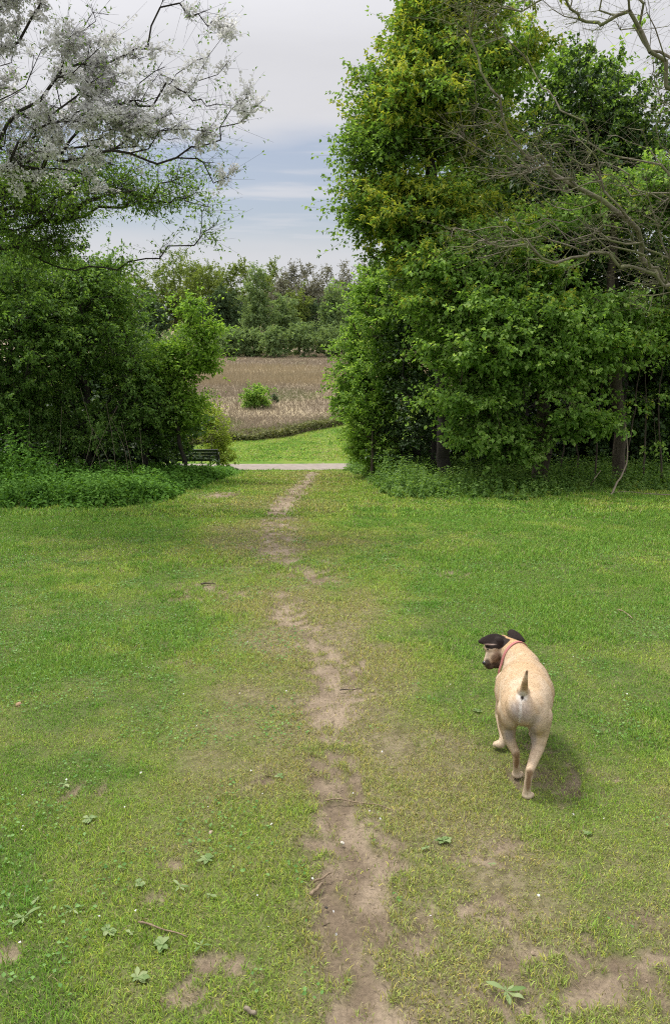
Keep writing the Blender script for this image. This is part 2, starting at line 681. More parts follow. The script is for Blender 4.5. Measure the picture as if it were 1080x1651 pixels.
def tree(name, label, cat, base, trunk, blobs, npts, leaf, r_base, seed, group=None, bark='bark', r_tip=0.006,
         K=55, L0=0.10, wl=0.75, sig=(0.26, 0.13), extra_leaf=None, step=0.35, wander=0.10, arch=0.10, twigs=5, k_path=0.28,
         shell=2.6, droop=0.25, crown_name='crown', stems=None, up=1.0, dens=None, holes=0.45, hs=1.0, rag=0.22, pins=None, stray=0.07):
    """base: ground point; trunk: points of the trunk above it; blobs: ellipsoids filled with twigs; leaf: material name or None.
    extra_leaf: list of (child name, material, K, length, width ratio, sigma, blobs share function)"""
    R = np.random.default_rng(seed)
    base = np.array(base, float)
    root = empty(name, base)
    tag(root, label, cat, group)
    pts = blob_points(blobs, npts, R, shell, holes, hs, rag, stray)
    if pins:
        pp = np.array([at(*q) for q in pins])
        pts = np.concatenate([pts, pp] + [pp + R.normal(size=pp.shape) * 0.12 for _ in range(3)])
    g = gz(pts[:, 0], pts[:, 1])
    pts = pts[pts[:, 2] > g + 0.12]
    NP, PR, C, tips, ntr = skeleton(base - np.array([0, 0, 0.1]), trunk, pts, R, step, wander, arch, k_path)
    T = NP[tips]
    dirs = unit(T - NP[PR[tips]])
    twigs = max(twigs, 1)
    # fine twigs
    nt = len(T) * twigs
    a = np.repeat(T - dirs * 0.12, twigs, 0)
    off = R.normal(size=(nt, 3)) * np.array([sig[0], sig[0], sig[1]]) * 1.25 + np.repeat(dirs, twigs, 0) * sig[0] * 0.8
    b = a + off
    wood = wood_mesh('trunk', NP - base, PR, C, r_base, r_tip, M[bark], ntr, (a - base, b - base, np.full(nt, r_tip * 0.55)) if twigs else None)
    link('trunk', wood, root)

    def put(A_, B_, K, Lm, w, mat, nm, droop_, up_, spread, t0=0.25):
        """K leaves along each twig from A_ to B_"""
        n = len(A_) * K
        a2, b2 = np.repeat(A_, K, 0), np.repeat(B_, K, 0)
        t = t0 + (1.05 - t0) * R.random(n)[:, None] ** 0.8
        P = a2 + (b2 - a2) * t + R.normal(size=(n, 3)) * spread
        ok = P[:, 2] > gz(P[:, 0], P[:, 1]) + 0.03
        P = P[ok]
        tw = unit((b2 - a2)[ok])
        n = len(P)
        D = tw * 0.55 + R.normal(size=(n, 3)) * 0.62 + np.array([0, 0, -droop_])
        Nn = np.array([0, 0, up_]) + R.normal(size=(n, 3)) * 0.42
        Ls = Lm * R.uniform(0.55, 1.2, n)
        return link(nm, leaf_mesh(nm, P - base, D, Nn, Ls, Ls * w, M[mat], R), root)
    tid = np.repeat(np.arange(len(T)), max(twigs, 1))
    if leaf:
        put(a, b, max(2, round(K / twigs)), L0, wl, leaf, crown_name, droop, up, L0 * 0.30)
    for (nm, mat, k2, l2, w2, s2, sel) in (extra_leaf or []):
        if nm == 'blossom':
            k = np.arange(1, len(NP))
            k = k[(C[k] <= 4)]
            k = k[sel(NP[k], R)]
            A_, B_ = NP[PR[k]], NP[k]
            put(A_, B_, k2, l2, w2, mat, nm, 0.0, up, s2, 0.0)
            kk = sel(T, R)[tid] & (R.random(len(tid)) < 0.5)
            put(a[kk], (a + (b - a) * 0.55)[kk], k2 // 2, l2, w2, mat, nm + '_spur', 0.0, up, s2, 0.0)
        else:
            kk = sel(T, R)[tid]
            if kk.any():
                put(a[kk], b[kk], k2, l2, w2, mat, nm, droop * 0.5, up, s2, 0.6)
    return root


def pxy(P):
    """photograph coordinates of world points"""
    c, s = math.cos(PITCH), math.sin(PITCH)
    x, y, z = P[:, 0], P[:, 1], P[:, 2] - EYE
    dep = y * c - z * s
    upv = y * s + z * c
    return CX + F * x / dep, CY - F * upv / dep

# ------------------------------------------------------------------ wear and bare earth on the lawn (world coordinates)
_trail_px = [(500, 770, 14, .9), (484, 786, 20, .95), (462, 806, 24, .95), (450, 830, 26, .8), (442, 855, 34, .7), (440, 882, 40, .62), (458, 905, 50, .55),
             (490, 925, 52, .55), (470, 950, 40, .3), (455, 985, 40, .38), (490, 1015, 40, .30), (535, 1080, 52, .75), (545, 1110, 50, .85), (535, 1150, 48, .85),
             (525, 1185, 45, .42), (522, 1235, 38, .8), (525, 1300, 45, .85), (560, 1360, 75, .95), (560, 1440, 80, .95), (548, 1520, 75, .95), (560, 1600, 75, .95), (590, 1650, 85, .95), (600, 1700, 85, .95)]
_trail = []
for (_x, _y, _w, _s) in _trail_px:
    _p = gp(_x, _y)
    _ax = _p[1] * math.cos(PITCH) - (_p[2] - EYE) * math.sin(PITCH)
    _trail.append((_p[0], _p[1], _w / F * _ax, _s))
_trail = np.array(_trail)[::-1]
_patch_px = [(305, 1612, 38, 22, .8), (345, 1555, 50, 18, .6), (985, 1565, 120, 42, .72), (790, 1470, 60, 22, .55), (255, 1450, 28, 10, .7), (278, 1392, 20, 8, .8), (350, 798, 40, 5, .9),
             (640, 1500, 60, 60, .35), (700, 1350, 45, 25, .35), (5, 1540, 22, 16, .8), (110, 1270, 50, 12, .4), (870, 1245, 75, 30, .45), (330, 955, 60, 12, .45),
             (730, 930, 30, 6, .5), (750, 1380, 60, 20, .4), (1040, 1490, 50, 18, .4), (860, 1600, 60, 30, .45), (425, 1262, 16, 6, .8), (250, 1040, 20, 5, .6), (290, 1070, 22, 5, .6),
             (480, 1610, 50, 30, .5)]
_patch = []
for (_x, _y, _w, _h, _s) in _patch_px:
    _p = gp(_x, _y)
    _q = gp(_x, _y - _h)
    _ax = _p[1] * math.cos(PITCH) - (_p[2] - EYE) * math.sin(PITCH)
    _patch.append((_p[0], _p[1], _w / F * _ax * 1.15, (_q[1] - _p[1]) * 1.15, _s * 0.80))


def trail_dist(x, y):
    """signed-normalised distance to the trodden trail and its strength there"""
    xc = np.interp(y, _trail[:, 1], _trail[:, 0])
    w = np.interp(y, _trail[:, 1], _trail[:, 2])
    s = np.interp(y, _trail[:, 1], _trail[:, 3])
    s = s * sstep(29.9, 28.6, y) * sstep(-3, 0, y)
    xc = xc + 0.10 * (vnoise(y * 1.3, y * 0 + 3, 5) - 0.5)
    return np.abs(x - xc) / w, s, np.abs(x - xc)


def bare(x, y):
    """0 (turf) .. 1 (bare earth)"""
    x = np.asarray(x, float)
    y = np.asarray(y, float)
    nd, s, _ = trail_dist(x, y)
    v = np.maximum(s, .5) * (1.0 - 0.72 * nd ** 1.5) * (s > .02)
    v = np.where(nd < 1.7, v, -1)
    for (px, py, rx, ry, st) in _patch:
        q = ((x - px) / rx) ** 2 + ((y - py) / ry) ** 2
        v = np.maximum(v, st * (1 - 0.6 * q))
    n = 0.32 * fbm(x * 3.2, y * 2.4, 21, 4) + 0.68 * fbm(x * 15 + 3 * vnoise(x * 5, y * 5, 8), y * 10 + 3 * vnoise(x * 6, y * 4, 9), 31, 5)
    return sstep(-0.15, 0.55, v - 0.25 - (n - 0.5) * 3.0)


def wear(x, y):
    """0 lush .. 1 dry and yellowed"""
    _, _, d = trail_dist(x, y)
    w = np.exp(-(d / (0.50 + 0.055 * np.clip(y, 0, 30))) ** 2) * sstep(31, 24, y)
    n = fbm(x * 0.9, y * 0.7, 41, 4) - 0.5
    n2 = fbm(x * 3.5, y * 3.0, 51, 3) - 0.5
    right = 0.35 * sstep(0.1, 1.0, x) * sstep(3.4, 2.4, y) 
    far_ = 0.10 * sstep(31, 33, y) + 0.10 * sstep(9, 15, y)
    return np.clip(0.10 + far_ + 0.58 * w + right + n * 0.95 + n2 * 0.75, 0, 1)


LUSH = np.array([0.135, 0.265, 0.030])
FRESH = np.array([0.220, 0.335, 0.045])
DULL = np.array([0.290, 0.325, 0.085])
STRAW = np.array([0.35, 0.30, 0.155])
EARTH = np.array([0.280, 0.220, 0.155])
EARTH_D = np.array([0.155, 0.118, 0.080])


def meadow_edge(x):
    """the y where the mown grass ends and the rough field begins"""
    return np.clip(44.5 + (x + 5.8) * 1.75 + 1.3 * np.sin(x * 0.45), 37, 75) + 1.4 * (fbm(x * 0.5, x * 0, 61, 3) - 0.5)


def turf_col(x, y):
    w = wear(x, y)[..., None]
    a = LUSH * (1 - sstep(0.1, 0.4, w)) + FRESH * sstep(0.1, 0.4, w)
    t = sstep(0.35, 0.85, w)
    return a * (1 - t) + DULL * t


def ground_col(x, y):
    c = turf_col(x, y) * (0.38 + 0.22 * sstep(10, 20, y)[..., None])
    th = (fbm(x * 20, y * 14, 71, 3))[..., None]
    c = c * (0.75 + 0.5 * th)
    b = bare(x, y)[..., None]
    n = fbm(x * 6, y * 5, 81, 4)[..., None]
    e = EARTH_D + (EARTH - EARTH_D) * sstep(0.25, 0.65, n)
    near = sstep(16, 5, y)[..., None]
    wr = wear(x, y)[..., None]
    sp = sstep(0.30, 0.62, fbm(x * 45, y * 40, 72, 3))[..., None]
    soil = EARTH_D * 0.75 + (EARTH * 0.85 - EARTH_D * 0.75) * sp
    k_ = near * np.clip(0.30 + 0.42 * sstep(0.35, 0.95, wr), 0, .92)
    c = c * (1 - k_) + soil * k_      # thatch and soil seen between the blades
    c = c * (1 - b) + e * b
    # the rough field beyond the mown strip
    m = sstep(-0.5, 0.8, y - meadow_edge(x))[..., None]
    dry = fbm(x * 0.12, y * 0.05, 91, 4)[..., None]
    f1 = np.array([0.20, 0.16, 0.115]) + (np.array([0.28, 0.23, 0.145]) - np.array([0.20, 0.16, 0.115])) * sstep(0.35, 0.65, dry)
    g = sstep(0.55, 0.8, fbm(x * 0.3, y * 0.12, 101, 3))[..., None] * 0.5
    f1 = f1 * (1 - g) + np.array([0.12, 0.15, 0.05]) * g
    return c * (1 - m) + f1 * m


def grid_axis(spec):
    out = [spec[0][0]]
    for (a, b, s0, s1) in spec:
        x = a
        while x < b - 1e-6:
            t = (x - a) / (b - a)
            x += s0 + (s1 - s0) * t
            out.append(min(x, b))
    return np.unique(np.round(out, 5))


def build_ground():
    xs = grid_axis([(0, 2.4, 0.02, 0.025), (2.4, 7, 0.03, 0.12), (7, 40, 0.2, 2.5), (40, 1800, 3, 260)])
    xs = np.unique(np.concatenate([-xs, xs]))
    ys = grid_axis([(-60, -2, 4, 0.6), (-2, 1.4, 0.4, 0.06), (1.4, 5, 0.02, 0.03), (5, 16, 0.035, 0.08), (16, 33, 0.08, 0.18), (33, 80, 0.25, 1.5), (80, 2900, 2, 220)])
    X, Y = np.meshgrid(xs, ys)
    Z = gz(X, Y)
    b = bare(X, Y)
    near = sstep(24, 6, Y)
    Z = Z - b * 0.014 * near + near * 0.012 * (fbm(X * 9, Y * 9, 111, 4) - 0.5) * (0.5 + b)
    V = np.stack([X, Y, Z], -1).reshape(-1, 3)
    C = np.concatenate([ground_col(X, Y), np.ones(X.shape + (1,))], -1).reshape(-1, 4)
    ny, nx = X.shape
    i = np.arange(ny - 1)[:, None] * nx + np.arange(nx - 1)[None]
    Q = np.stack([i, i + 1, i + nx + 1, i + nx], -1).reshape(-1, 4)
    bf = (b[:-1, :-1] + b[1:, 1:] + b[:-1, 1:] + b[1:, :-1]).reshape(-1) / 4
    nd, s, _ = trail_dist(X, Y)
    on = ((nd < 1.7) & (s > 0.25))[:-1, :-1].reshape(-1)
    is_path = (bf > 0.5) & on
    mt = col_mat('earth_and_turf', 0.95, 0.1, bump=1.0, bscale=110.0, vary=0.42, vscale=55.0)

    def sub(mask, name):
        q = Q[mask]
        u, inv = np.unique(q, return_inverse=True)
        return mesh_from(name, V[u], inv.reshape(-1, 4), {'Col': (C[u], 'FLOAT_COLOR')}, [mt], smooth=True)
    tag(link('ground', sub(~is_path, 'ground')), kind='structure')
    tag(link('dirt_path', sub(is_path, 'dirt_path')), kind='structure')


build_ground()


def build_grass():
    R = np.random.default_rng(11)
    Pn, Ln, Wn = [], [], []
    # rings of distance: (from, to, blades per square metre, length, width)
    for (a, b, den, ln, wd) in ((1.6, 3.2, 46000, .017, .0024), (3.2, 4.6, 26000, .021, .0029), (4.6, 7, 13000, .025, .0038), (7, 11, 5200, .032, .0062),
                                (11, 17, 1500, .048, .013), (17, 30, 560, .062, .022), (32.8, 62, 160, .07, .035)):
        hw = 0.64 if b < 4 else 0.56
        n = int(den * hw * (b * b - a * a))
        y = np.sqrt(R.random(n) * (b * b - a * a) + a * a)
        x = (R.random(n) * 2 - 1) * hw * y
        if b < 40:      # thinner turf to both sides, outside the photographed strip, and underfoot
            m_ = int(den * 0.22 * (1.5 - hw) * (b * b - a * a))
            y2 = np.sqrt(R.random(m_) * (b * b - a * a) + a * a)
            x2 = np.where(R.random(m_) < .5, -1, 1) * R.uniform(hw, 1.5, m_) * y2
            if a < 2:
                y2 = np.concatenate([y2, R.uniform(-1.5, 1.6, 22000)])
                x2 = np.concatenate([x2, R.uniform(-2.6, 2.6, 22000)])
            x, y = np.concatenate([x, x2]), np.concatenate([y, y2])
        side = np.arange(len(x)) >= n
        n = len(x)
        bb = bare(x, y)
        keep = R.random(n) > np.where(fbm(x * 26, y * 22, 411, 2) > 0.66, 0.75, 0.985) * bb ** 0.7
        # clumps and thin places
        cl = 0.6 * fbm(x * 12, y * 12, 121, 3) + 0.4 * fbm(x * 30, y * 26, 122, 2)
        wv = wear(x, y)
        keep &= R.random(n) < (0.30 + 1.0 * sstep(0.25, 0.6, cl)) * (1.1 - 0.34 * sstep(0.45, 1.0, wv)) + 0.2 * (1 - wv)
        if a > 32:
            keep &= y < meadow_edge(x) + 0.5
        x, y, cl, side = x[keep], y[keep], cl[keep], side[keep]
        n = len(x)
        l = ln * R.uniform(0.5, 1.3, n) * (0.7 + 0.75 * sstep(0.3, 0.75, fbm(x * 1.8, y * 1.8, 131, 3))) * (1.2 - 0.45 * wear(x, y))
        Pn.append(np.stack([x, y, gz(x, y) - 0.004], 1))
        Ln.append(l)
        Ln[-1] = Ln[-1] * np.where(side, 1.35, 1)
        Wn.append(wd * R.uniform(0.7, 1.3, n) * np.where(side, 2.4, 1))
    # longer, darker tufts
    nt = 1500
    ty = np.sqrt(R.random(nt) * (14 ** 2 - 1.7 ** 2) + 1.7 ** 2)
    tx = ty * R.uniform(-.56, .56, nt)
    tk = (R.random(nt) < 1.15 - wear(tx, ty)) & (bare(tx, ty) < .6)
    tx, ty = np.repeat(tx[tk], 34), np.repeat(ty[tk], 34)
    tr = 0.018 + 0.03 * np.repeat(R.random(tk.sum()), 34)
    x, y = tx + R.normal(size=len(tx)) * tr, ty + R.normal(size=len(tx)) * tr
    Pn.append(np.stack([x, y, gz(x, y) - 0.004], 1))
    Ln.append(R.uniform(.022, .052, len(x)))
    Wn.append(np.maximum(.0026, .00085 * y) * R.uniform(.7, 1.2, len(x)))
    n_tuft = len(x)
    P = np.concatenate(Pn)
    l = np.concatenate(Ln)
    w = np.concatenate(Wn)
    n = len(P)
    az = R.random(n) * 2 * math.pi
    lean = R.uniform(0.35, 1.25, n)
    H = np.stack([np.cos(az), np.sin(az), np.zeros(n)], 1)
    S = np.stack([-np.sin(az), np.cos(az), np.zeros(n)], 1)
    tw = R.normal(size=n) * 0.7
    S = S * np.cos(tw)[:, None] + H * np.sin(tw)[:, None]
    up = np.array([0, 0, 1.0])
    m = P + (H * np.sin(lean * 0.6)[:, None] + up * np.cos(lean * 0.6)[:, None]) * (l * 0.55)[:, None]
    t = m + (H * np.sin(lean * 1.25)[:, None] + up * np.cos(lean * 1.25)[:, None]) * (l * 0.5)[:, None]
    V = np.stack([P - S * (w * 0.5)[:, None], P + S * (w * 0.5)[:, None], m - S * (w * 0.42)[:, None], m + S * (w * 0.42)[:, None], t], 1).reshape(-1, 3)
    b = (np.arange(n) * 5)[:, None, None]
    T = (np.array([[0, 1, 3], [0, 3, 2], [2, 3, 4]])[None] + b).reshape(-1, 3)
    c = turf_col(P[:, 0], P[:, 1])
    wr = wear(P[:, 0], P[:, 1])
    r = R.random(n)
    c = c * R.uniform(0.62, 1.6, n)[:, None]
    c[-n_tuft:] = c[-n_tuft:] * np.array([.72, .88, .75])
    r[-n_tuft:] = 1
    yel = (r < 0.25)[:, None]
    c = np.where(yel, c * np.array([1.45, 1.12, 1.0]), c)
    dry = (R.random(n) < 0.04 + 0.20 * wr + 0.45 * bare(P[:, 0], P[:, 1]))[:, None]
    c = np.where(dry, STRAW * R.uniform(0.6, 1.15, n)[:, None], c)
    C = np.concatenate([c, np.ones((n, 1))], 1)
    me = mesh_from('grass', V, T, {'Col': (np.repeat(C, 5, 0), 'FLOAT_COLOR')}, [col_mat('grass_blade', 0.55, 0.25, transl=0.28)])
    tag(link('grass', me), 'short trodden grass of the sloping lawn', 'grass', kind='stuff')


build_grass()

# the made path that crosses at the foot of the lawn


def build_footpath():
    xs = np.arange(-60, 60.1, 0.5)
    V, Fc = [], []
    for x in xs:
        w0 = 29.95 + 0.07 * math.sin(x * 0.8) + 0.04 * math.sin(x * 2.3)
        w1 = 32.15 + 0.06 * math.sin(x * 0.7 + 1)
        for k in range(7):
            y = w0 + (w1 - w0) * k / 6
            cam_ = 0.02 * (1 - ((k - 3) / 3) ** 2)
            V.append((x, y, float(gz(x, y)) + 0.012 + cam_ - (0.05 if k in (0, 6) else 0)))
    n = 7
    for i in range(len(xs) - 1):
        for k in range(n - 1):
            Fc.append((i * n + k, (i + 1) * n + k, (i + 1) * n + k + 1, i * n + k + 1))
    me = pymesh('footpath', V, Fc, [plain_mat('path_gravel', (0.25, 0.215, 0.185), 0.9, 0.1, 0.16, 3.5, 0.4)])
    tag(link('footpath', me), kind='structure')


build_footpath()


# ------------------------------------------------------------------ the rough field
def build_field():
    R = np.random.default_rng(21)
    Ps = []
    for (a, b, den) in ((36, 60, 40), (60, 110, 16), (110, 190, 6)):
        n = int(den * (b - a) * (b + a) / 2 * 0.55)
        y = np.sqrt(R.random(n) * (b * b - a * a) + a * a)
        x = y * R.uniform(-0.36, 0.12, n)
        ok = y > meadow_edge(x)
        Ps.append(np.stack([x[ok], y[ok]], 1))
    P = np.concatenate(Ps)
    x, y = P[:, 0], P[:, 1]
    n = len(x)
    z = gz(x, y)
    # tan reed band in the middle distance, brown dead stems elsewhere
    tan = sstep(0.42, 0.6, fbm(x * 0.05, y * 0.03, 141, 3) * 0.35 + 0.75 * np.exp(-((y - 112) / 26) ** 2)) * (1 - np.exp(-((y - 88 - x) / 4.0) ** 2) * 0.8)
    grn = sstep(0.48, 0.70, fbm(x * 0.22, y * 0.10, 151, 3)) * sstep(100, 70, y)
    c = np.array([0.275, 0.225, 0.160])[None] * (1 - tan[:, None]) + np.array([0.36, 0.295, 0.185])[None] * tan[:, None]
    c = c * (1 - grn[:, None] * 0.7) + np.array([0.15, 0.19, 0.06]) * grn[:, None] * 0.7
    c = c * R.uniform(0.8, 1.15, n)[:, None]
    h = R.uniform(0.22, 0.70, n) * (0.7 + 0.6 * tan) * (0.75 + 0.7 * fbm(x * 0.3, y * 0.3, 161, 2))
    w = 0.012 + y * 0.00045
    az = R.random(n) * 2 * math.pi
    S = np.stack([np.cos(az), np.sin(az), 0 * az], 1) * w[:, None]
    B = np.stack([x, y, z - 0.05], 1)
    T = B + np.stack([R.normal(size=n) * 0.22, R.normal(size=n) * 0.22, h], 1)
    V = np.stack([B - S, B + S, T], 1).reshape(-1, 3)
    C = np.repeat(np.concatenate([c, np.ones((n, 1))], 1), 3, 0)
    me = mesh_from('dry_grass', V, np.arange(n * 3).reshape(-1, 3), {'Col': (C, 'FLOAT_COLOR')}, [col_mat('dry_stems', 0.8, 0.1, transl=0.25)])
    tag(link('dry_grass', me), 'tan and brown dead stems covering the rough field', 'dry grass', kind='stuff')
    # bramble band along the edge of the mown grass
    n = 42000
    x = R.uniform(-9.5, 9, n)
    dd = np.abs(R.normal(size=n)) * 3.4
    y = meadow_edge(x) + dd - 0.2
    top = (0.36 + 1.0 * (fbm(x * 0.8, y * 0.8, 171, 3) - 0.45)).clip(.08, 2) * np.exp(-dd / 7)
    z = gz(x, y) + top * R.random(n) ** 0.45
    P = np.stack([x, y, z], 1)
    me = leaf_mesh('bramble_thicket', P, R.normal(size=(n, 3)) + (0, 0, -0.2), np.array([0, 0, 1.0]) + R.normal(size=(n, 3)) * 0.5,
                   R.uniform(0.09, 0.2, n), R.uniform(0.07, 0.14, n), M['bramble'], R)
    tag(link('bramble_thicket', me), 'low brambles along the edge between mown grass and field', 'brambles', kind='stuff')


build_field()


# ------------------------------------------------------------------ nettles and other low growth at the foot of the trees
def nettle_bed(name, label, poly_fn, bounds, den, height, mat, seed, leaf=0.085, extra=0.0):
    """upright plants with pairs of drooping toothed leaves"""
    R = np.random.default_rng(seed)
    x0, x1, y0, y1 = bounds
    n = int(den * (x1 - x0) * (y1 - y0))
    x, y = R.uniform(x0, x1, n), R.uniform(y0, y1, n)
    s = poly_fn(x, y) + (fbm(x * 1.4, y * 1.4, seed, 3) - 0.5) * 0.7     # >0 inside
    ok = s > 0
    x, y, s = x[ok], y[ok], s[ok]
    n = len(x)
    h = height(x, y) * (0.25 + 0.75 * sstep(0, 0.9, s)) * (0.55 + 0.9 * fbm(x * 0.9, y * 0.9, seed + 5, 3)) * R.uniform(0.75, 1.2, n)
    z = gz(x, y)
    nl = 20
    k = np.tile(np.arange(nl), n)
    ht = (0.25 + 0.75 * (k // 2) / (nl // 2 - 1))
    X, Y, Z, Hh = (np.repeat(v, nl) for v in (x, y, z, h))
    az = np.repeat(R.random(n) * 6.28, nl) + (k % 2) * math.pi + (k // 2) * 1.57 + R.normal(size=n * nl) * 0.3
    leanx = np.repeat(R.normal(size=n) * 0.18, nl) * Hh * ht
    leany = np.repeat(R.normal(size=n) * 0.18, nl) * Hh * ht
    P = np.stack([X + leanx, Y + leany, Z + Hh * ht], 1)
    D = np.stack([np.cos(az), np.sin(az), -0.35 + 0.6 * (ht > 0.9) + R.normal(size=n * nl) * 0.25], 1)
    P = P + unit(D) * 0.01
    Nn = np.array([0, 0, 1.0]) + R.normal(size=(n * nl, 3)) * 0.3
    L_ = leaf * R.uniform(0.6, 1.25, n * nl) * (1.15 - 0.45 * ht)
    me = leaf_mesh(name, P, D, Nn, L_, L_ * 0.62, M[mat], R, 0.12, 0.25)
    tag(link(name, me), label, 'nettles' if 'nettle' in name else 'undergrowth', kind='stuff')


def poly_line(pts):
    """front edge of a bed given in photograph pixels -> function y_front(x)"""
    g = sorted([tuple(gp(a, b)[:2]) for a, b in pts])
    gx = np.array([p[0] for p in g])
    gy = np.array([p[1] for p in g])
    return lambda x: np.interp(x, gx, gy)


def left_bed(x, y):
    # front edge runs from the near left back towards the made path
    lx = np.array([p[0] for p in LB])
    ly = np.array([p[1] for p in LB])
    xr = np.interp(y, ly, lx)          # right-hand limit at each y
    front = np.interp(x, FX, FY)
    return np.minimum(np.minimum((xr - x) * 1.6, (y - front) * 1.2), 1.2)


LB = [tuple(gp(a, b)[:2]) for a, b in ((150, 824), (225, 816), (292, 806), (300, 792), (345, 780), (378, 772))]
LB = [(LB[0][0] + 0.0, 12.0)] + sorted(LB, key=lambda p: p[1]) + [(-3.35, 27.5), (-3.5, 29.3), (-4.4, 29.6), (-6, 29.65)]
_f = sorted([tuple(gp(a, b)[:2]) for a, b in ((-160, 818), (-60, 822), (0, 826), (80, 818), (150, 824), (225, 816), (292, 806))])
FX = np.array([p[0] for p in _f])
FY = np.array([p[1] for p in _f])
nettle_bed('nettle_patch', 'bright green nettles at the foot of the shrubs on the left', left_bed, (-9, -2.9, 11.5, 29.5), 52,
           lambda x, y: 0.40 + 1.0 * np.exp(-(((x + 6.4) / 0.95) ** 2 + ((y - 14.9) / 1.2) ** 2)) - 0.22 * sstep(17, 24, y), 'nettle', 31, 0.105)

_g = sorted([tuple(gp(a, b)[:2]) for a, b in ((556, 762), (600, 792), (635, 806), (700, 806), (760, 808), (840, 806), (905, 800), (960, 794), (1080, 792), (1200, 792))])
GX = np.array([p[0] for p in _g])
GY = np.array([p[1] for p in _g])


def right_bed(x, y):
    front = np.interp(x, GX, GY)
    left = np.interp(y, [14, 20, 25, 29.5], [1.0, 1.05, 0.65, 0.5])
    return np.minimum(np.minimum((y - front) * 1.2, (x - left) * 2.0 + 0.4), 1.2)


nettle_bed('undergrowth', 'low leafy undergrowth along the foot of the trees on the right', right_bed, (0.3, 9, 13.5, 29.4), 30,
           lambda x, y: 0.30 + 0.22 * sstep(2.5, 1.0, x) + 0.18 * sstep(15.5, 18, y), 'shrub', 37, 0.095)


# ------------------------------------------------------------------ trees and shrubs on the left
def gnd(x, y):
    return (x, y, float(gz(x, y)))


def px_base(px, d):
    p = at(px, 700, d)
    return gnd(p[0], d)


def cherry():
    d = 11.0
    b = px_base(-190, d)
    t = [at(-180, 560, d), at(-150, 420, d), at(-120, 300, d)]
    blobs = [pb(30, 120, 130, 110, 10.5, 1.4), pb(60, 10, 200, 90, 10.8, 1.3), pb(60, -160, 220, 130, 11, 1.6), pb(-170, 60, 190, 200, 11, 1.8),
             pb(170, 110, 90, 85, 10.6, .8), pb(245, 130, 75, 32, 10.5, .45), pb(300, 140, 55, 18, 10.5, .3), pb(365, 178, 26, 10, 10.5, .15), pb(325, 30, 38, 12, 10.6, .2), pb(300, 8, 25, 10, 10.6, .2),
             pb(200, 180, 80, 50, 10.6, .6), pb(250, 210, 60, 25, 10.6, .4), pb(330, 262, 32, 13, 10.6, .2), pb(300, 235, 30, 10, 10.6, .2), pb(120, 250, 110, 60, 10.8, .9), pb(30, 250, 70, 60, 10.8, 1)]

    def bl(T, R):
        x, y = pxy(T)
        return (R.random(len(T)) < np.clip(1.05 - (y - 150) / 190, 0.08, 0.95)) & (noise3(T, 3.6, 333) > .46)

    def lf(T, R):
        return R.random(len(T)) < 0.45
    return tree('cherry_tree', 'cherry tree in white blossom with dark branches arching over the lawn from the left', 'tree', b, t, blobs, 1000, None, 0.062, 101,
                bark='bark_dark', r_tip=0.0032, step=0.2, wander=0.08, arch=0.05, twigs=6, sig=(0.14, 0.11), shell=1.9, k_path=0.42, holes=.3, pins=[(200, 70, 10.6), (225, 95, 10.6), (250, 115, 10.6), (275, 135, 10.6), (300, 150, 10.5), (325, 160, 10.5), (350, 168, 10.5), (378, 180, 10.5), (398, 186, 10.5), (262, 100, 10.5), (290, 5, 10.6), (320, 22, 10.6), (345, 32, 10.6), (366, 40, 10.6), (335, 92, 10.5),
                   (230, 160, 10.5), (262, 190, 10.5), (300, 205, 10.5), (322, 225, 10.5), (345, 262, 10.5), (366, 286, 10.5), (355, 205, 10.5), (210, 210, 10.5), (240, 240, 10.5), (150, 200, 10.6), (60, 200, 10.6), (100, 60, 10.6), (150, 20, 10.6)],
                extra_leaf=[('blossom', 'blossom', 38, 0.046, 0.95, 0.028, bl), ('leaves', 'plum', 2, 0.05, 0.45, 0.012, lf)])


cherry()

tree('broadleaf_tree', 'thin-branched tree in small young leaves below the cherry blossom', 'tree', px_base(-120, 13.8), [at(-110, 560, 13.8), at(-80, 460, 13.7), at(-20, 400, 13.6)],
     [pb(110, 350, 150, 75, 13.2, 1.3), pb(230, 320, 80, 60, 13, .7), pb(290, 320, 48, 42, 13, .5), pb(40, 300, 100, 60, 13.3, 1.2), pb(170, 270, 60, 30, 13, .5), pb(-90, 330, 120, 130, 13.5, 1.5), pb(325, 340, 15, 12, 13, .2), pb(100, 395, 120, 25, 13.4, 1.0)],
     820, 'plum', 0.065, 102, bark='bark_dark', r_tip=0.0036, step=0.22, wander=0.09, arch=0.03, K=26, L0=0.065, wl=0.5, sig=(0.2, 0.13), twigs=6, shell=1.8, k_path=.4, holes=.3, pins=[(338, 340, 13), (325, 310, 13), (300, 265, 13), (322, 385, 13), (290, 290, 13), (260, 400, 13), (215, 425, 13.2), (345, 365, 13)])

tree('shrub', 'tall dark green shrub filling the left edge behind the nettles', 'shrub', px_base(20, 17), [at(20, 690, 17), at(15, 600, 17)],
     [pb(30, 560, 110, 130, 17, 1.3), pb(-60, 520, 120, 200, 17.2, 1.4), pb(60, 460, 90, 60, 17, 1), pb(20, 660, 80, 60, 16.6, .7)],
     450, 'shrub', 0.09, 103, 'shrubs behind the left nettle bed', bark='bark_dark', holes=.18, K=85, L0=0.095, wl=0.55, sig=(0.28, 0.14), twigs=4)
tree('shrub', 'large dark rounded shrub behind the pale bare stems', 'shrub', px_base(140, 18), [at(140, 700, 18), at(140, 620, 18)],
     [pb(140, 540, 95, 105, 18, 1.3), pb(150, 455, 75, 45, 18, .9), pb(110, 640, 90, 60, 17.9, .9), pb(140, 700, 90, 30, 17.0, .5), pb(200, 640, 70, 70, 17.9, .9)],
     412, 'shrub', 0.09, 104, 'shrubs behind the left nettle bed', bark='bark_dark', holes=.18, K=80, L0=0.09, wl=0.55, sig=(0.27, 0.14), twigs=4)
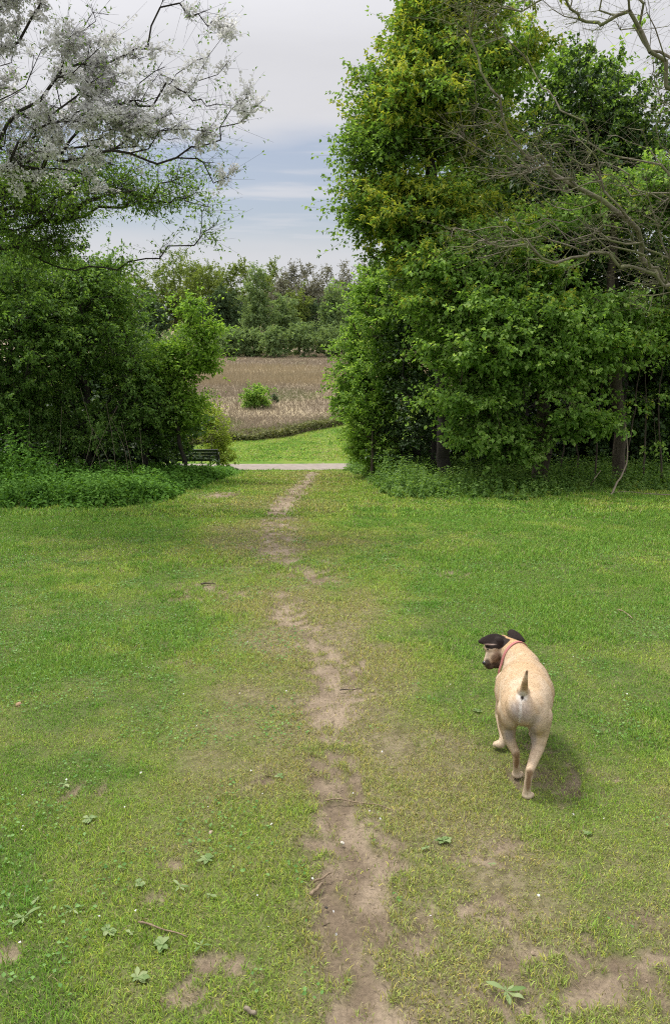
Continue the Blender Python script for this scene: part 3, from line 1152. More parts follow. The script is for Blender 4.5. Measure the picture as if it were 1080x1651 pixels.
tree('shrub', 'mid-green arching shrub with leafy sprays left of the bright sapling', 'shrub', px_base(235, 19.2), [at(230, 700, 19.2), at(225, 640, 19.2)],
     [pb(215, 635, 65, 70, 19, 1.0), pb(190, 570, 45, 50, 19, .9), pb(275, 675, 40, 50, 19.3, .8), pb(250, 600, 35, 30, 19.5, .6)],
     325, 'shrub', 0.06, 105, 'shrubs behind the left nettle bed', bark='bark_dark', holes=.18, K=70, L0=0.085, wl=0.55, sig=(0.25, 0.12), twigs=4)
tree('sapling', 'bright lime-green young tree standing taller than the left shrubs against the far wood', 'tree', px_base(300, 18.6), [at(285, 680, 18.6), at(292, 600, 18.6)],
     [pb(300, 570, 46, 42, 18.6, .6), pb(308, 515, 30, 30, 18.6, .5), pb(292, 488, 24, 14, 18.6, .3), pb(270, 545, 26, 26, 18.6, .4), pb(345, 530, 20, 12, 18.6, .3), pb(248, 600, 44, 30, 18.6, .6), pb(325, 595, 26, 30, 18.6, .5), pb(300, 645, 40, 35, 18.6, .5), pb(320, 482, 12, 7, 18.6, .15)],
     230, 'lime', 0.05, 106, bark='bark_dark', K=48, L0=0.095, wl=0.62, sig=(0.18, 0.09), twigs=5, step=0.25, holes=.2)
tree('shrub', 'yellow-green bush behind the black bench', 'shrub', px_base(338, 29.0), [at(338, 735, 29.0)],
     [pb(335, 695, 34, 40, 29.2, .8), pb(352, 725, 22, 22, 29.0, .5), pb(325, 665, 24, 20, 29.2, .5), pb(305, 690, 20, 30, 29.2, .6)],
     150, 'gold', 0.03, 107, K=46, L0=0.11, wl=0.5, sig=(0.2, 0.13), twigs=5)
# dark growth behind the left shrubs
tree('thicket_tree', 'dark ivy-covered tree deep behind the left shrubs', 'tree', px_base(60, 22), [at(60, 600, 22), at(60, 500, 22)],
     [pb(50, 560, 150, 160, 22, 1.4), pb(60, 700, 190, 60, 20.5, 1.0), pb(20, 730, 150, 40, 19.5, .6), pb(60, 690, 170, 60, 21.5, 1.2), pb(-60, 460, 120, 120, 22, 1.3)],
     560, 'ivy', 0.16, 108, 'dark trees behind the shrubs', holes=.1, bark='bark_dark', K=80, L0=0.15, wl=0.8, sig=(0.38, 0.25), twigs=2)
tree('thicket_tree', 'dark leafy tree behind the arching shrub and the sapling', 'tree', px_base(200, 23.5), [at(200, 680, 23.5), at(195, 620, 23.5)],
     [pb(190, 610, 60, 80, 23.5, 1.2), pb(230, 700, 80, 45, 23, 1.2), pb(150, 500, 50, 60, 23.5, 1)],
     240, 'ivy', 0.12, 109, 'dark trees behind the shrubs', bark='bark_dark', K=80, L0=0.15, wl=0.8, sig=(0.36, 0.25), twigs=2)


def bare_stems(name, labels, cat, specs, mat, group, r0=0.012):
    for i, (pts, r) in enumerate(specs):
        b = np.array(gnd(pts[0][0], pts[0][1]))
        P = [b + (0, 0, -0.05)] + [np.array(p) for p in pts[1:]]
        # smooth the polyline
        P = np.array(P)
        t = np.linspace(0, 1, len(P))
        tt = np.linspace(0, 1, 12)
        Q = np.stack([np.interp(tt, t, P[:, k]) for k in range(3)], 1)
        Q[1:-1] = (Q[:-2] + 2 * Q[1:-1] + Q[2:]) / 4
        Q[1:-1] += rng.normal(size=(10, 3)) * r * 0.45
        V, Fc = tube(Q - b, np.linspace(r, r * 0.35, 12), 6)
        o = link(name, pymesh(name, V, Fc, [M[mat]]))
        o.location = b
        tag(o, labels[i] if isinstance(labels, list) else labels, cat, group)


_R = np.random.default_rng(55)
_specs = []
for (x0, y0, x1, y1, d) in ((20, 745, 0, 650, 16), (50, 745, 48, 660, 16.2), (80, 748, 100, 655, 16.3), (112, 748, 150, 690, 16.0), (125, 750, 190, 655, 16.1), (185, 755, 172, 650, 16.3), (192, 755, 150, 690, 16.0),
                            (205, 755, 178, 672, 16.4), (215, 755, 196, 680, 16.3), (232, 757, 226, 690, 16.5), (165, 753, 130, 625, 16.5), (90, 640, 145, 610, 16.3)):
    a = px_base(x0, d)
    top = at(x1, y1, d + _R.uniform(-.3, .3))
    mid = (np.array(a) + top) / 2 + np.array([_R.uniform(-.12, .12), 0, 0.1])
    _specs.append(([a, mid, top], 0.0065))
_ordw = ['first', 'second', 'third', 'fourth', 'fifth', 'sixth', 'seventh', 'eighth', 'ninth', 'tenth', 'eleventh']
_lx = sorted(range(11), key=lambda i: pxy(np.array([_specs[i][0][0]]))[0][0])
_labs = [None] * 11
for _k, _i in enumerate(_lx):
    _labs[_i] = 'pale bare stem in front of the dark left shrubs, %s from the left edge' % _ordw[_k]
bare_stems('dead_sapling', _labs, 'sapling', _specs[:-1], 'stem_pale', 'pale bare stems on the left')

# ------------------------------------------------------------------ trees and shrubs on the right
tree('tall_tree', 'tall tree on the right of the gap with yellow flower clusters among its leaves', 'tree', px_base(720, 18), [at(715, 650, 18), at(705, 500, 18), at(700, 380, 18), at(690, 240, 18), at(700, 110, 18)],
     [pb(680, 200, 85, 120, 17.6, 1.5), pb(622, 170, 36, 50, 17.6, .7), pb(600, 235, 42, 30, 17.6, .6), pb(616, 320, 46, 40, 17.6, .8), pb(588, 350, 20, 24, 17.6, .4), pb(596, 290, 26, 20, 17.6, .4),
      pb(612, 385, 28, 24, 17.6, .5), pb(670, 340, 80, 80, 17.3, 1.2), pb(665, 65, 28, 60, 17.8, .6), pb(720, 60, 65, 80, 18, 1.2), pb(770, 230, 80, 130, 18, 1.4), pb(740, -60, 90, 70, 18, 1.2), pb(595, 118, 14, 14, 17.7, .3), pb(820, 60, 70, 110, 18.6, 1.2), pb(700, 180, 50, 60, 16.9, .6), pb(700, 300, 50, 60, 16.9, .6), pb(640, 430, 60, 40, 17.2, .8)],
     950, 'maple_dark', 0.15, 201, bark='bark_dark', holes=.3, K=72, L0=0.095, wl=0.72, sig=(0.27, 0.13), twigs=6, r_tip=0.005, step=0.3, pins=[(584, 240, 17.7), (580, 262, 17.7), (580, 345, 17.5), (586, 368, 17.5), (598, 122, 17.7), (655, 25, 17.8), (668, 5, 17.8), (606, 180, 17.6), (580, 310, 17.5), (600, 415, 17.4)],
     extra_leaf=[('flowers', 'flower', 16, 0.115, 0.42, 0.03, lambda T, R: R.random(len(T)) < 0.62 * (pxy(T)[0] > 600) * (noise3(T, 1.5, 77) > 0.47))])
tree('maple_tree', 'broad maple in bright green leaf whose trunk stands bare above the undergrowth', 'tree', px_base(880, 16.6), [at(876, 700, 16.6), at(870, 600, 16.6), at(865, 500, 16.7)],
     [pb(760, 480, 100, 50, 16.2, 1.2), pb(880, 470, 110, 60, 16.2, 1.4), pb(800, 560, 110, 50, 15.9, 1.3), pb(900, 570, 90, 60, 16, 1.3), pb(760, 640, 65, 30, 15.7, .8), pb(850, 650, 90, 40, 15.7, 1.0),
      pb(780, 700, 50, 22, 15.6, .6), pb(740, 420, 90, 40, 16.4, 1), pb(860, 400, 100, 50, 16.5, 1.2), pb(820, 720, 60, 20, 15.6, .5), pb(935, 680, 50, 24, 15.8, .6), pb(735, 555, 40, 60, 16.2, .8)],
     980, 'maple', 0.16, 202, bark='bark', K=84, L0=0.098, wl=0.75, sig=(0.28, 0.08), twigs=5, droop=0.5, r_tip=0.005, holes=.3,
     extra_leaf=[('flowers', 'flower', 12, 0.10, 0.42, 0.03, lambda T, R: R.random(len(T)) < 0.5 * (pxy(T)[1] < 490) * (noise3(T, 1.5, 78) > 0.50))])
tree('maple_tree', 'ivy-stemmed maple near the right edge with sparse leaves', 'tree', px_base(1000, 17.2), [at(1000, 700, 17.2), at(990, 600, 17.2), at(985, 480, 17.2), at(990, 350, 17.2)],
     [pb(1010, 440, 80, 50, 16.6, 1.1), pb(1030, 540, 70, 45, 16.6, 1), pb(960, 350, 80, 60, 17, 1.2), pb(1060, 330, 90, 70, 17, 1.3), pb(1050, 620, 50, 28, 16.5, .7), pb(970, 500, 60, 40, 16.6, .9), pb(1150, 420, 80, 150, 17, 1.4), pb(1070, 700, 30, 20, 16.4, .4)],
     640, 'maple', 0.14, 203, bark='bark', K=64, L0=0.098, wl=0.75, sig=(0.3, 0.08), twigs=4, droop=0.4, r_tip=0.005,
     extra_leaf=[('flowers', 'flower', 7, 0.09, 0.42, 0.02, lambda T, R: R.random(len(T)) < 0.18)])
tree('shrub', 'yellow-green bush lowest at the left end of the right-hand growth', 'shrub', px_base(600, 19.5), [at(600, 740, 19.5), at(600, 700, 19.5)],
     [pb(596, 700, 30, 50, 20.2, .7), pb(578, 720, 14, 20, 20.2, .4), pb(625, 735, 30, 22, 19.6, .6), pb(600, 655, 20, 22, 20.2, .5), pb(572, 668, 9, 9, 20.2, .2)],
     330, 'lime', 0.04, 204, holes=.1, K=50, L0=0.085, wl=0.6, sig=(0.17, 0.10), twigs=5)
tree('shrub', 'upright light green shrub at the left edge of the right-hand growth', 'shrub', px_base(610, 21.5), [at(612, 700, 21.5), at(612, 620, 21.5)],
     [pb(590, 630, 40, 65, 21.3, .9), pb(610, 540, 48, 70, 21.3, 1.0), pb(575, 570, 26, 50, 21.4, .6), pb(625, 470, 48, 45, 21.2, .9), pb(650, 560, 40, 90, 21, 1), pb(560, 650, 16, 30, 21.5, .4), pb(650, 480, 45, 60, 20, .8), pb(690, 540, 50, 60, 20.5, .8), pb(600, 620, 40, 70, 20.6, .8)],
     850, 'maple', 0.08, 205, holes=.15, K=72, L0=0.098, wl=0.68, sig=(0.25, 0.15), twigs=3)
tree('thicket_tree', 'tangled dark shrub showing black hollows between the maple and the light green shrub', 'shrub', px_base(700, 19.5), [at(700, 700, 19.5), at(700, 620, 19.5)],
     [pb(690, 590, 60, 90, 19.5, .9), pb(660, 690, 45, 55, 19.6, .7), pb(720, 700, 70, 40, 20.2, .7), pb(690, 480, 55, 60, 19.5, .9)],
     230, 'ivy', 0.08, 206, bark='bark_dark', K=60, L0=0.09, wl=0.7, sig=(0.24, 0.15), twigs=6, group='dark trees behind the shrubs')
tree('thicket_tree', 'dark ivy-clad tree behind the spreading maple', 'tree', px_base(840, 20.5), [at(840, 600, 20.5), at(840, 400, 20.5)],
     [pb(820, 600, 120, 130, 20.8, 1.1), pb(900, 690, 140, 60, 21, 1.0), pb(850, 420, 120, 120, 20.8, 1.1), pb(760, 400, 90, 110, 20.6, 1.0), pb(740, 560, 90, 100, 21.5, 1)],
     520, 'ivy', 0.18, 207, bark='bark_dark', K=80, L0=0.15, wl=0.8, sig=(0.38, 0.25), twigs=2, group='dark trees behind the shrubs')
tree('thicket_tree', 'dark low growth deep behind the bare maple trunk', 'shrub', px_base(800, 23.5), [at(800, 700, 23.5), at(800, 650, 23.5)],
     [pb(720, 700, 80, 60, 23.5, 1), pb(830, 690, 80, 70, 23.8, 1), pb(900, 640, 90, 80, 24, 1)],
     330, 'ivy', 0.08, 216, bark='bark_dark', K=70, L0=0.16, wl=0.8, sig=(0.4, 0.25), twigs=3, group='dark trees behind the shrubs', holes=0)
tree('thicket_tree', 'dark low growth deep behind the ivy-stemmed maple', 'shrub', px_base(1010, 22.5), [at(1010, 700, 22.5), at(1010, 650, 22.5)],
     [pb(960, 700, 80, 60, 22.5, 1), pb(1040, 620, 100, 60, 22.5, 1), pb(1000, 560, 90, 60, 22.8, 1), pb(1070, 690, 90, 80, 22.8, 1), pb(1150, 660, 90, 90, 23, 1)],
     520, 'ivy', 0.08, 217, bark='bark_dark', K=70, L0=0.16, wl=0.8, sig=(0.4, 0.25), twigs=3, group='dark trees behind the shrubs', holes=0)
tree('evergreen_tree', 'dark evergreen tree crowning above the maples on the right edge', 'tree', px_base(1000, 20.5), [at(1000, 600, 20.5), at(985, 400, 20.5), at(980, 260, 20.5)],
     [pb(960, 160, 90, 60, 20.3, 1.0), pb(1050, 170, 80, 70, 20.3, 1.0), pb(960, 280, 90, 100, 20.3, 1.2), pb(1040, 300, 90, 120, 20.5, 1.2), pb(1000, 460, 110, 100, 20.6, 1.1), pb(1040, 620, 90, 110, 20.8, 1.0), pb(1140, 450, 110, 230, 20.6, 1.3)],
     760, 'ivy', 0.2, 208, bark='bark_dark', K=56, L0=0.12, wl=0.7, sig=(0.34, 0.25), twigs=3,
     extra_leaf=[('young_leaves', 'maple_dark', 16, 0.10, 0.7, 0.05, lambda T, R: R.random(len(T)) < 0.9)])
tree('broadleaf_tree', 'leafy tree rising behind the yellow-flowered tree', 'tree', px_base(800, 23), [at(800, 600, 23), at(800, 400, 23), at(800, 200, 23)],
     [pb(800, 300, 120, 150, 23, 1.4), pb(780, 130, 90, 90, 23, 1.2), pb(700, 400, 60, 110, 23, 1.0), pb(900, 180, 100, 90, 23.2, 1.2)],
     380, 'maple_dark', 0.2, 209, bark='bark_dark', K=70, L0=0.15, wl=0.75, sig=(0.38, 0.2), twigs=3)
tree('bare_tree', 'leafless tree with crooked mossy branches hanging in from the upper right', 'tree', px_base(1210, 12.2), [at(1215, 620, 12.2), at(1190, 420, 12.2), at(1140, 250, 12), at(1110, 90, 12)],
     [pb(960, 260, 150, 80, 11.6, 1.2), pb(1010, 130, 130, 90, 11.8, 1.2), pb(900, 20, 180, 50, 11.8, 1.1), pb(1000, -90, 200, 80, 12, 1.3), pb(820, 250, 80, 50, 11.6, .8), pb(800, 390, 90, 50, 11.6, .7),
      pb(950, 390, 120, 50, 11.6, .9), pb(1060, 450, 60, 60, 11.8, .8), pb(780, 180, 60, 60, 11.7, .6), pb(1040, 350, 90, 60, 11.6, .9), pb(760, 20, 70, 30, 11.8, .6), pb(1250, 150, 150, 200, 12, 1.5)],
     1250, None, 0.085, 210, bark='bark_moss', r_tip=0.0034, step=0.2, wander=0.11, arch=-0.03, twigs=3, sig=(0.22, 0.17), shell=1.8, k_path=0.35, holes=.1,
     extra_leaf=[('buds', 'gold', 1, 0.03, 0.5, 0.005, lambda T, R: R.random(len(T)) < 0.5)])

_specs = []
for (x0, y0, x1, y1, d) in ((965, 0, 972, 600, 17.0), (1010, 0, 1035, 560, 16.9), (1045, 0, 1040, 600, 17.4), (1075, 0, 1068, 560, 17.2), (940, 0, 930, 620, 17.6), (905, 0, 912, 640, 18)):
    a = px_base(x0, d)
    top = at(x1, y1, d)
    mid = (np.array(a) + top) / 2 + np.array([_R.uniform(-.15, .15), 0, 0.1])
    _specs.append(([a, mid, top], 0.024))
bare_stems('slender_sapling', ['thin stem %s' % q for q in ('between the two maple trunks, nearer the right-hand trunk', 'just right of the ivy-stemmed maple trunk', 'halfway between the ivy-stemmed maple and the right edge', 'rightmost under the maples, at the edge of the photo', 'halfway between the two maple trunks', 'just right of the bare maple trunk')], 'sapling', _specs, 'bark', 'thin stems under the right-hand maples')
a = gp(990, 792)
bare_stems('fallen_branch', 'pale curved branch leaning out of the undergrowth beside the right-hand maple trunk', 'branch',
           [([tuple(gp(982, 800)), at(998, 770, 14.9), at(1012, 745, 15.3), at(1010, 700, 15.6), at(1004, 660, 16.0)], 0.022)], 'stem_pale', None)
bare_stems('fallen_branch', 'short pale stick leaning among the undergrowth right of the maple trunk', 'branch',
           [([tuple(gp(945, 790)), at(958, 772, 15.0), at(968, 758, 15.3)], 0.016)], 'stem_pale', None)


def lying(name, label, cat, pix, r, mat, group=None, lift=0.6, taper=0.5):
    P = np.array([gp(a, b) for a, b in pix])
    t = np.linspace(0, 1, len(P))
    tt = np.linspace(0, 1, max(10, 4 * len(P)))
    Q = np.stack([np.interp(tt, t, P[:, k]) for k in range(3)], 1)
    for _ in range(2):
        Q[1:-1] = (Q[:-2] + 2 * Q[1:-1] + Q[2:]) / 4
    Q[:, 2] = gz(Q[:, 0], Q[:, 1]) + r * lift + 0.006 * (1 + np.sin(tt * 9)) * 0.5
    c = Q[len(Q) // 2].copy()
    V, Fc = tube(Q - c, np.linspace(r, r * taper, len(Q)) * (1 + 0.12 * np.sin(tt * 31)), 7)
    o = link(name, pymesh(name, V, Fc, [M[mat]]))
    o.location = c
    return tag(o, label, cat, group)


M['twig'] = bark_mat('dry_twig', (0.16, 0.115, 0.075), (0.34, 0.26, 0.17), scale=60)
lying('fallen_branch', 'long pale branch lying along the front of the right-hand undergrowth', 'branch', [(985, 797), (1010, 794), (1045, 798), (1090, 800)], 0.022, 'stem_pale')
lying('stick', 'thin curved brown stick lying across the bare trail in the middle of the lawn', 'stick', [(525, 1294), (545, 1293), (575, 1296), (605, 1302), (634, 1313)], 0.0034, 'twig', lift=2.0)
lying('stick', 'straight brown stick in the grass at the lower left', 'stick', [(224, 1492), (250, 1501), (275, 1509), (303, 1520)], 0.0036, 'twig', lift=2.4)
lying('stick', 'short dark stick on the bare patch beyond the dog', 'stick', [(548, 1115), (565, 1114), (580, 1113)], 0.004, 'bark')
lying('stick', 'small crooked twig in the grass at the right edge of the lawn', 'stick', [(995, 986), (1008, 990), (1018, 1000)], 0.007, 'twig', lift=1.5)
lying('stick', 'dark stick lying left of the trail halfway down the lawn', 'stick', [(325, 944), (336, 942), (347, 944)], 0.008, 'bark', lift=1.2)
lying('wood_chip', 'split wood chip on the bare trail, upper of two', 'wood chip', [(506, 1428), (518, 1421), (534, 1413)], 0.0042, 'twig', lift=1.8, taper=0.8)
lying('wood_chip', 'thick stubby wood chip on the bare trail, lower of two', 'wood chip', [(501, 1449), (509, 1441), (520, 1432)], 0.0062, 'twig', lift=1.3, taper=0.8)
lying('wood_chip', 'pale stub of wood at the very bottom edge left of the trail', 'wood chip', [(396, 1632), (404, 1638), (412, 1643)], 0.0065, 'stem_pale', lift=1.3, taper=0.9)


# ------------------------------------------------------------------ the far wood across the field
def far(name, label, px, top, w, d, leaf, seed, npts=60, K=70, L0=0.5, base_px=None, bark='far_bark', lo=0.12, r=0.3, shape='round', group='trees of the far wood', cat='tree', sig=None, twigs=6):
    b = px_base(px, d)
    base = np.array(b)
    tp = at(px, top, d)
    Hh = tp[2] - base[2]
    ax = d * math.cos(PITCH)
    W = w / F * ax
    if shape == 'round':
        bl = [(base + (0, 0, Hh * 0.60), (W * .5, W * .45, Hh * .36)), (base + (W * .2, 0, Hh * 0.40), (W * .35, W * .35, Hh * .28)), (base + (-W * .22, 0, Hh * 0.42), (W * .32, W * .35, Hh * .3)), (base + (0, 0, Hh * 0.84), (W * .28, W * .25, Hh * .14))]
    elif shape == 'cone':
        bl = [(base + (0, 0, Hh * 0.35), (W * .5, W * .45, Hh * .27)), (base + (0, 0, Hh * 0.58), (W * .40, W * .36, Hh * .24)), (base + (0, 0, Hh * 0.80), (W * .22, W * .2, Hh * .18))]
    else:
        bl = [(base + (0, 0, Hh * 0.45), (W * .5, W * .4, Hh * .5))]
    trunk = [base + (0, 0, Hh * 0.3), base + (W * .02, 0, Hh * 0.6), base + (0, 0, Hh * 0.85)] if shape != 'bush' else [base + (0, 0, Hh * .3)]
    s = sig or (W * 0.085, Hh * 0.045)
    K = K if leaf == 'far_bare' else int(K * 1.9)
    return tree(name, label, cat, b, trunk, bl, npts, leaf, r, seed, group, bark, r_tip=0.03 if leaf == 'far_bare' else 0.010, holes=.1, rag=.12, stray=.01, K=K, L0=L0 * .85, wl=0.6, sig=s, twigs=twigs, step=1.6, wander=0.10, arch=0.05, shell=2.2, up=0.6)


far('willow_tree', 'pale conical willow standing tallest in the middle of the far wood', 419, 424, 60, 182, 'willow', 301, 120, 60, .55, shape='cone', r=.35)
far('willow_tree', 'slim silvery willow at the right side of the gap across the field', 538, 452, 46, 176, 'willow', 302, 110, 60, .55, shape='cone')
far('broadleaf_tree', 'large pale olive tree highest on the left of the far wood', 292, 400, 84, 205, 'far_green', 303, 130, 60, .6, r=.4)
far('broadleaf_tree', 'olive-green tree right of the largest one in the far wood', 345, 417, 60, 210, 'far_green', 304, 90, 60, .6)
far('broadleaf_tree', 'darker green tree just left of the conical willow', 368, 458, 50, 190, 'far_dark', 305, 90, 60, .6)
far('broadleaf_tree', 'rounded pale green tree right of the conical willow', 463, 474, 54, 186, 'willow', 306, 80, 60, .55)
far('broadleaf_tree', 'small yellowish tree below the leafless trees of the far wood', 484, 456, 36, 198, 'far_green', 307, 60, 60, .5)
far('broadleaf_tree', 'mid-green tree at the far left of the distant wood', 240, 436, 56, 200, 'far_green', 308, 90, 55, .6)
far('broadleaf_tree', 'green tree on the skyline above the conical willow', 395, 417, 60, 250, 'far_green', 309, 90, 60, .75)
far('broadleaf_tree', 'low dark tree under the largest pale tree of the far wood', 255, 480, 60, 187, 'far_dark', 310, 80, 60, .6)
far('broadleaf_tree', 'dark tree behind the willow scrub near the right side of the gap', 575, 462, 50, 196, 'far_dark', 311, 80, 60, .6)
far('broadleaf_tree', 'dark round tree in the shade under the olive-green tree', 330, 488, 60, 189, 'far_dark', 312, 80, 60, .6)
far('broadleaf_tree', 'dark low tree filling the foot of the wood behind the conical willow', 395, 492, 60, 194, 'far_dark', 313, 80, 60, .6)
far('broadleaf_tree', 'green tree on the skyline left of the leafless trees', 440, 420, 50, 255, 'far_green', 314, 80, 60, .75)
far('broadleaf_tree', 'dark tree low in the wood between the rounded tree and the silvery willow', 505, 488, 56, 200, 'far_dark', 315, 80, 60, .6)
_bl = ['leafless skyline tree leftmost of the grey row', 'leafless skyline tree second from left in the grey row', 'leafless skyline tree in the middle of the grey row', 'leafless skyline tree second from right in the grey row', 'leafless skyline tree rightmost of the grey row, against the right-hand trees',
       'lower leafless tree above the rounded pale tree', 'lower leafless tree left of the silvery willow top', 'lower leafless tree right of the silvery willow top', 'lower leafless tree above the small yellowish tree']
for i, (px, top, w) in enumerate(((468, 421, 34), (497, 420, 36), (527, 421, 36), (556, 424, 34), (585, 424, 36), (455, 440, 34), (515, 440, 40), (555, 450, 40), (490, 455, 36))):
    far('leafless_tree', _bl[i], px, top, w, 262 if i < 5 else 236, 'far_bare', 330 + i, 60, 60, .8, r=.3, lo=.1,
        group='leafless trees of the far wood', sig=(0.9, 1.3), twigs=8)
for i, (px, top, w, lab) in enumerate(((200, 430, 60, 'mid-green tree of the far wood half hidden by the left shrubs'), (150, 425, 70, 'far green tree glimpsed through the left shrubs'), (620, 440, 60, 'far tree glimpsed through the tall right-hand tree'), (320, 420, 50, 'olive tree on the skyline behind the two palest trees'),
                                       (365, 421, 50, 'olive tree on the skyline left of the conical willow top'))):
    far('broadleaf_tree', lab, px, top, w, 215 if i < 3 else 250, 'far_green', 350 + i, 80, 60, .7)
_lab = ['willow scrub bush at the left end of the row edging the field', 'willow scrub bush second from the left in the row edging the field', 'willow scrub bush below the conical willow at the field edge',
        'willow scrub bush in the middle of the row edging the field', 'widest willow scrub bush of the row edging the field', 'willow scrub bush below the silvery willow at the field edge', 'willow scrub bush at the right end of the row edging the field']
for i, (px, top, w) in enumerate(((345, 536, 44), (378, 528, 40), (412, 524, 44), (450, 527, 46), (492, 520, 60), (530, 524, 44), (566, 520, 40))):
    far('willow_shrub', _lab[i], px, top, w, 166 + (i % 3) * 2, 'willow', 370 + i, 60, 90, .45, shape='bush', r=.12, group='willow scrub edging the field', cat='shrub', sig=(.7, .55), twigs=6)
for i, (px, top, w) in enumerate(((290, 530, 50), (235, 520, 60))):
    far('willow_shrub', ['willow scrub bush seen just left of the lime-green sapling', 'willow scrub bush hidden deepest behind the left shrubs'][i], px, top, w, 168, 'willow', 380 + i, 50, 90, .45, shape='bush', r=.12, group='willow scrub edging the field', cat='shrub', sig=(.7, .55), twigs=6)
tree('shrub', 'single round green bush standing alone in the rough field', 'shrub', px_base(413, 67), [at(413, 648, 67)],
     [pb(413, 640, 22, 17, 67, 1.2), pb(408, 628, 13, 9, 67, .7), pb(425, 648, 14, 9, 67, .8), pb(400, 648, 10, 9, 67, .7)], 80, 'maple', 0.05, 390, K=60, L0=0.2, wl=0.6, sig=(0.22, 0.18), twigs=3, step=.4)
tree('shrub', 'small dark tuft right of the lone bush in the rough field', 'shrub', px_base(444, 72), [at(444, 640, 72)],
     [pb(444, 640, 5, 6, 72, .3)], 12, 'ivy', 0.03, 391, K=40, L0=0.15, wl=0.5, sig=(0.15, 0.12), twigs=3, step=.3)


# ------------------------------------------------------------------ the dog
def build_dog():
    R = np.random.default_rng(77)
    ox, oy = 0.768, 2.86
    root = empty('dog', (ox, oy, float(gz(ox, oy))))
    rot = Matrix.Rotation(math.radians(-10), 4, 'Z') @ Matrix.Rotation(math.radians(-5.6), 4, 'X')
    root.rotation_euler = rot.to_euler()
    tag(root, 'tan short-haired dog with dark ears walking away on the lawn, head turned left', 'dog')
    MI = (Matrix.Translation(root.location) @ rot).inverted()

    def loc(px, py, d):
        return np.array(MI @ Vector(at(px, py, d)))
    S = []          # spheres: centre, radii (3), axes

    def ell(c, r, ax=None):
        S.append((np.array(c, float), np.array(r, float), np.eye(3) if ax is None else ax))

    def cap(a, b, ra, rb, n=None, sq=(1, 1, 1)):
        a, b = np.array(a, float), np.array(b, float)
        L_ = np.linalg.norm(b - a)
        n = n or max(3, int(L_ / (min(ra, rb) * 0.3)))
        for i in range(n + 1):
            t = i / n
            r = ra + (rb - ra) * t
            ell(a + (b - a) * t, np.array(sq) * r)

    def chain(pts, rs, sq=(1, 1, 1)):
        for i in range(len(pts) - 1):
            cap(pts[i], pts[i + 1], rs[i], rs[i + 1], None, sq)
    # trunk of the body
    cap((0.006, 0.000, .352), (0.008, .10, .350), .076, .092, sq=(1.14, 1, 1.0))
    cap((0.010, .08, .345), (0.018, .26, .318), .100, .117, sq=(1.12, 1, 1.04))
    cap((0.018, .26, .320), (0.030, .40, .308), .116, .106, sq=(1.08, 1, 1.15))
    cap((0.030, .40, .308), (0.012, .54, .335), .106, .074, sq=(.92, 1, 1.20))
    ell((0.006, .12, .385), (.050, .16, .050))
    # shoulder blades
    ell((.085, .43, .31), (.036, .08, .09))
    ell((-.034, .46, .31), (.042, .08, .09))
    # neck and head
    head = loc(800, 1043, 3.50)
    occ = loc(811, 1030, 3.52)
    brow = loc(791, 1041, 3.46)
    muz0 = loc(791, 1058, 3.44)
    nose = loc(783, 1069, 3.43)
    neck0 = np.array((0.022, .50, .350))
    chain([neck0, (neck0 + head) / 2 + (0.024, 0.01, .010), occ + (0.018, -.012, -.045)], [.086, .070, .058])
    ell(head + (.008, .01, -.004), (.056, .062, .052))
    chain([occ + (.002, 0, -.024), brow + (.004, .008, -.010)], [.042, .036])
    chain([head + (-.004, -.012, -.022), muz0 + (.006, .01, 0.0), nose + (.008, .004, .0)], [.048, .033, .0225])
    chain([head + (.0, 0, -.045), muz0 + (.012, .012, -.022), nose + (.020, .012, -.016)], [.036, .024, .014])
    ell(loc(799, 1066, 3.47), (.036, .042, .034))
    ell(loc(789, 1071, 3.445), (.026, .030, .024))
    # ears: folded flaps
    def flap(a, b, w, th, nrm):
        a, b = np.array(a), np.array(b)
        d = (b - a) / np.linalg.norm(b - a)
        nrm = np.array(nrm, float)
        nrm = nrm - d * nrm.dot(d)
        nrm /= np.linalg.norm(nrm)
        s_ = np.cross(nrm, d)
        L_ = np.linalg.norm(b - a)
        A = np.stack([d, s_, nrm])
        for t, k in ((.04, .80), (.13, .92), (.22, 1.0), (.32, 1.02), (.42, 1), (.52, .93), (.62, .82), (.72, .68), (.81, .52), (.90, .34)):
            ell(a + (b - a) * t - nrm * (.016 * t * t), (L_ * .11, w * k, th), A)
    flap(loc(809, 1031, 3.490), loc(773, 1033, 3.43), .036, .0062, (0.10, -.80, .55))
    ell(loc(803, 1036, 3.47), (.026, .020, .030))
    flap(loc(820, 1018, 3.55), loc(847, 1032, 3.50), .027, .0062, (.30, -.65, .7))
    # hind legs
    rf = loc(849, 1274, 2.775)
    lf = loc(833, 1240, 2.95)
    rf[2] = 0.010
    lf[2] = 0.010
    # right: stretched back;  hip, stifle, hock, foot
    rh = np.array([rf[0] + .006, rf[1] + .004, .118])
    ell((.058, .015, .320), (.046, .080, .085))
    ell((-.052, .045, .320), (.046, .080, .085))
    chain([(.060, .01, .315), (.068, .030, .235), (.065, .010, .180), rh + (0.0, -.004, .0)], [.056, .040, .0265, .0170])
    chain([rh + (0, -.010, .010), rf + (0, .004, .030), rf + (0, .008, .008)], [.0168, .0150, .018])
    # left: swinging forward under the body
    lh = np.array([lf[0] - .010, lf[1] - .030, .122])
    chain([(-.052, .05, .315), (-.058, .09, .235), (-.050, .075, .18), lh], [.056, .039, .0255, .0168])
    chain([lh + (0, -.006, .010), lf + (-.002, -.002, .030), lf + (0, .006, .008)], [.0165, .0148, .0175])
    # front legs
    ff = loc(807, 1206, 3.20)
    ff[2] = max(ff[2], .03)
    fr = np.array([.094, .50, .014])
    chain([(-.050, .45, .29), (-.058, .43, .21), (-.070, .445, .13), ff + (.014, .02, .03), ff + (0, 0, 0)], [.052, .038, .026, .021, .017])
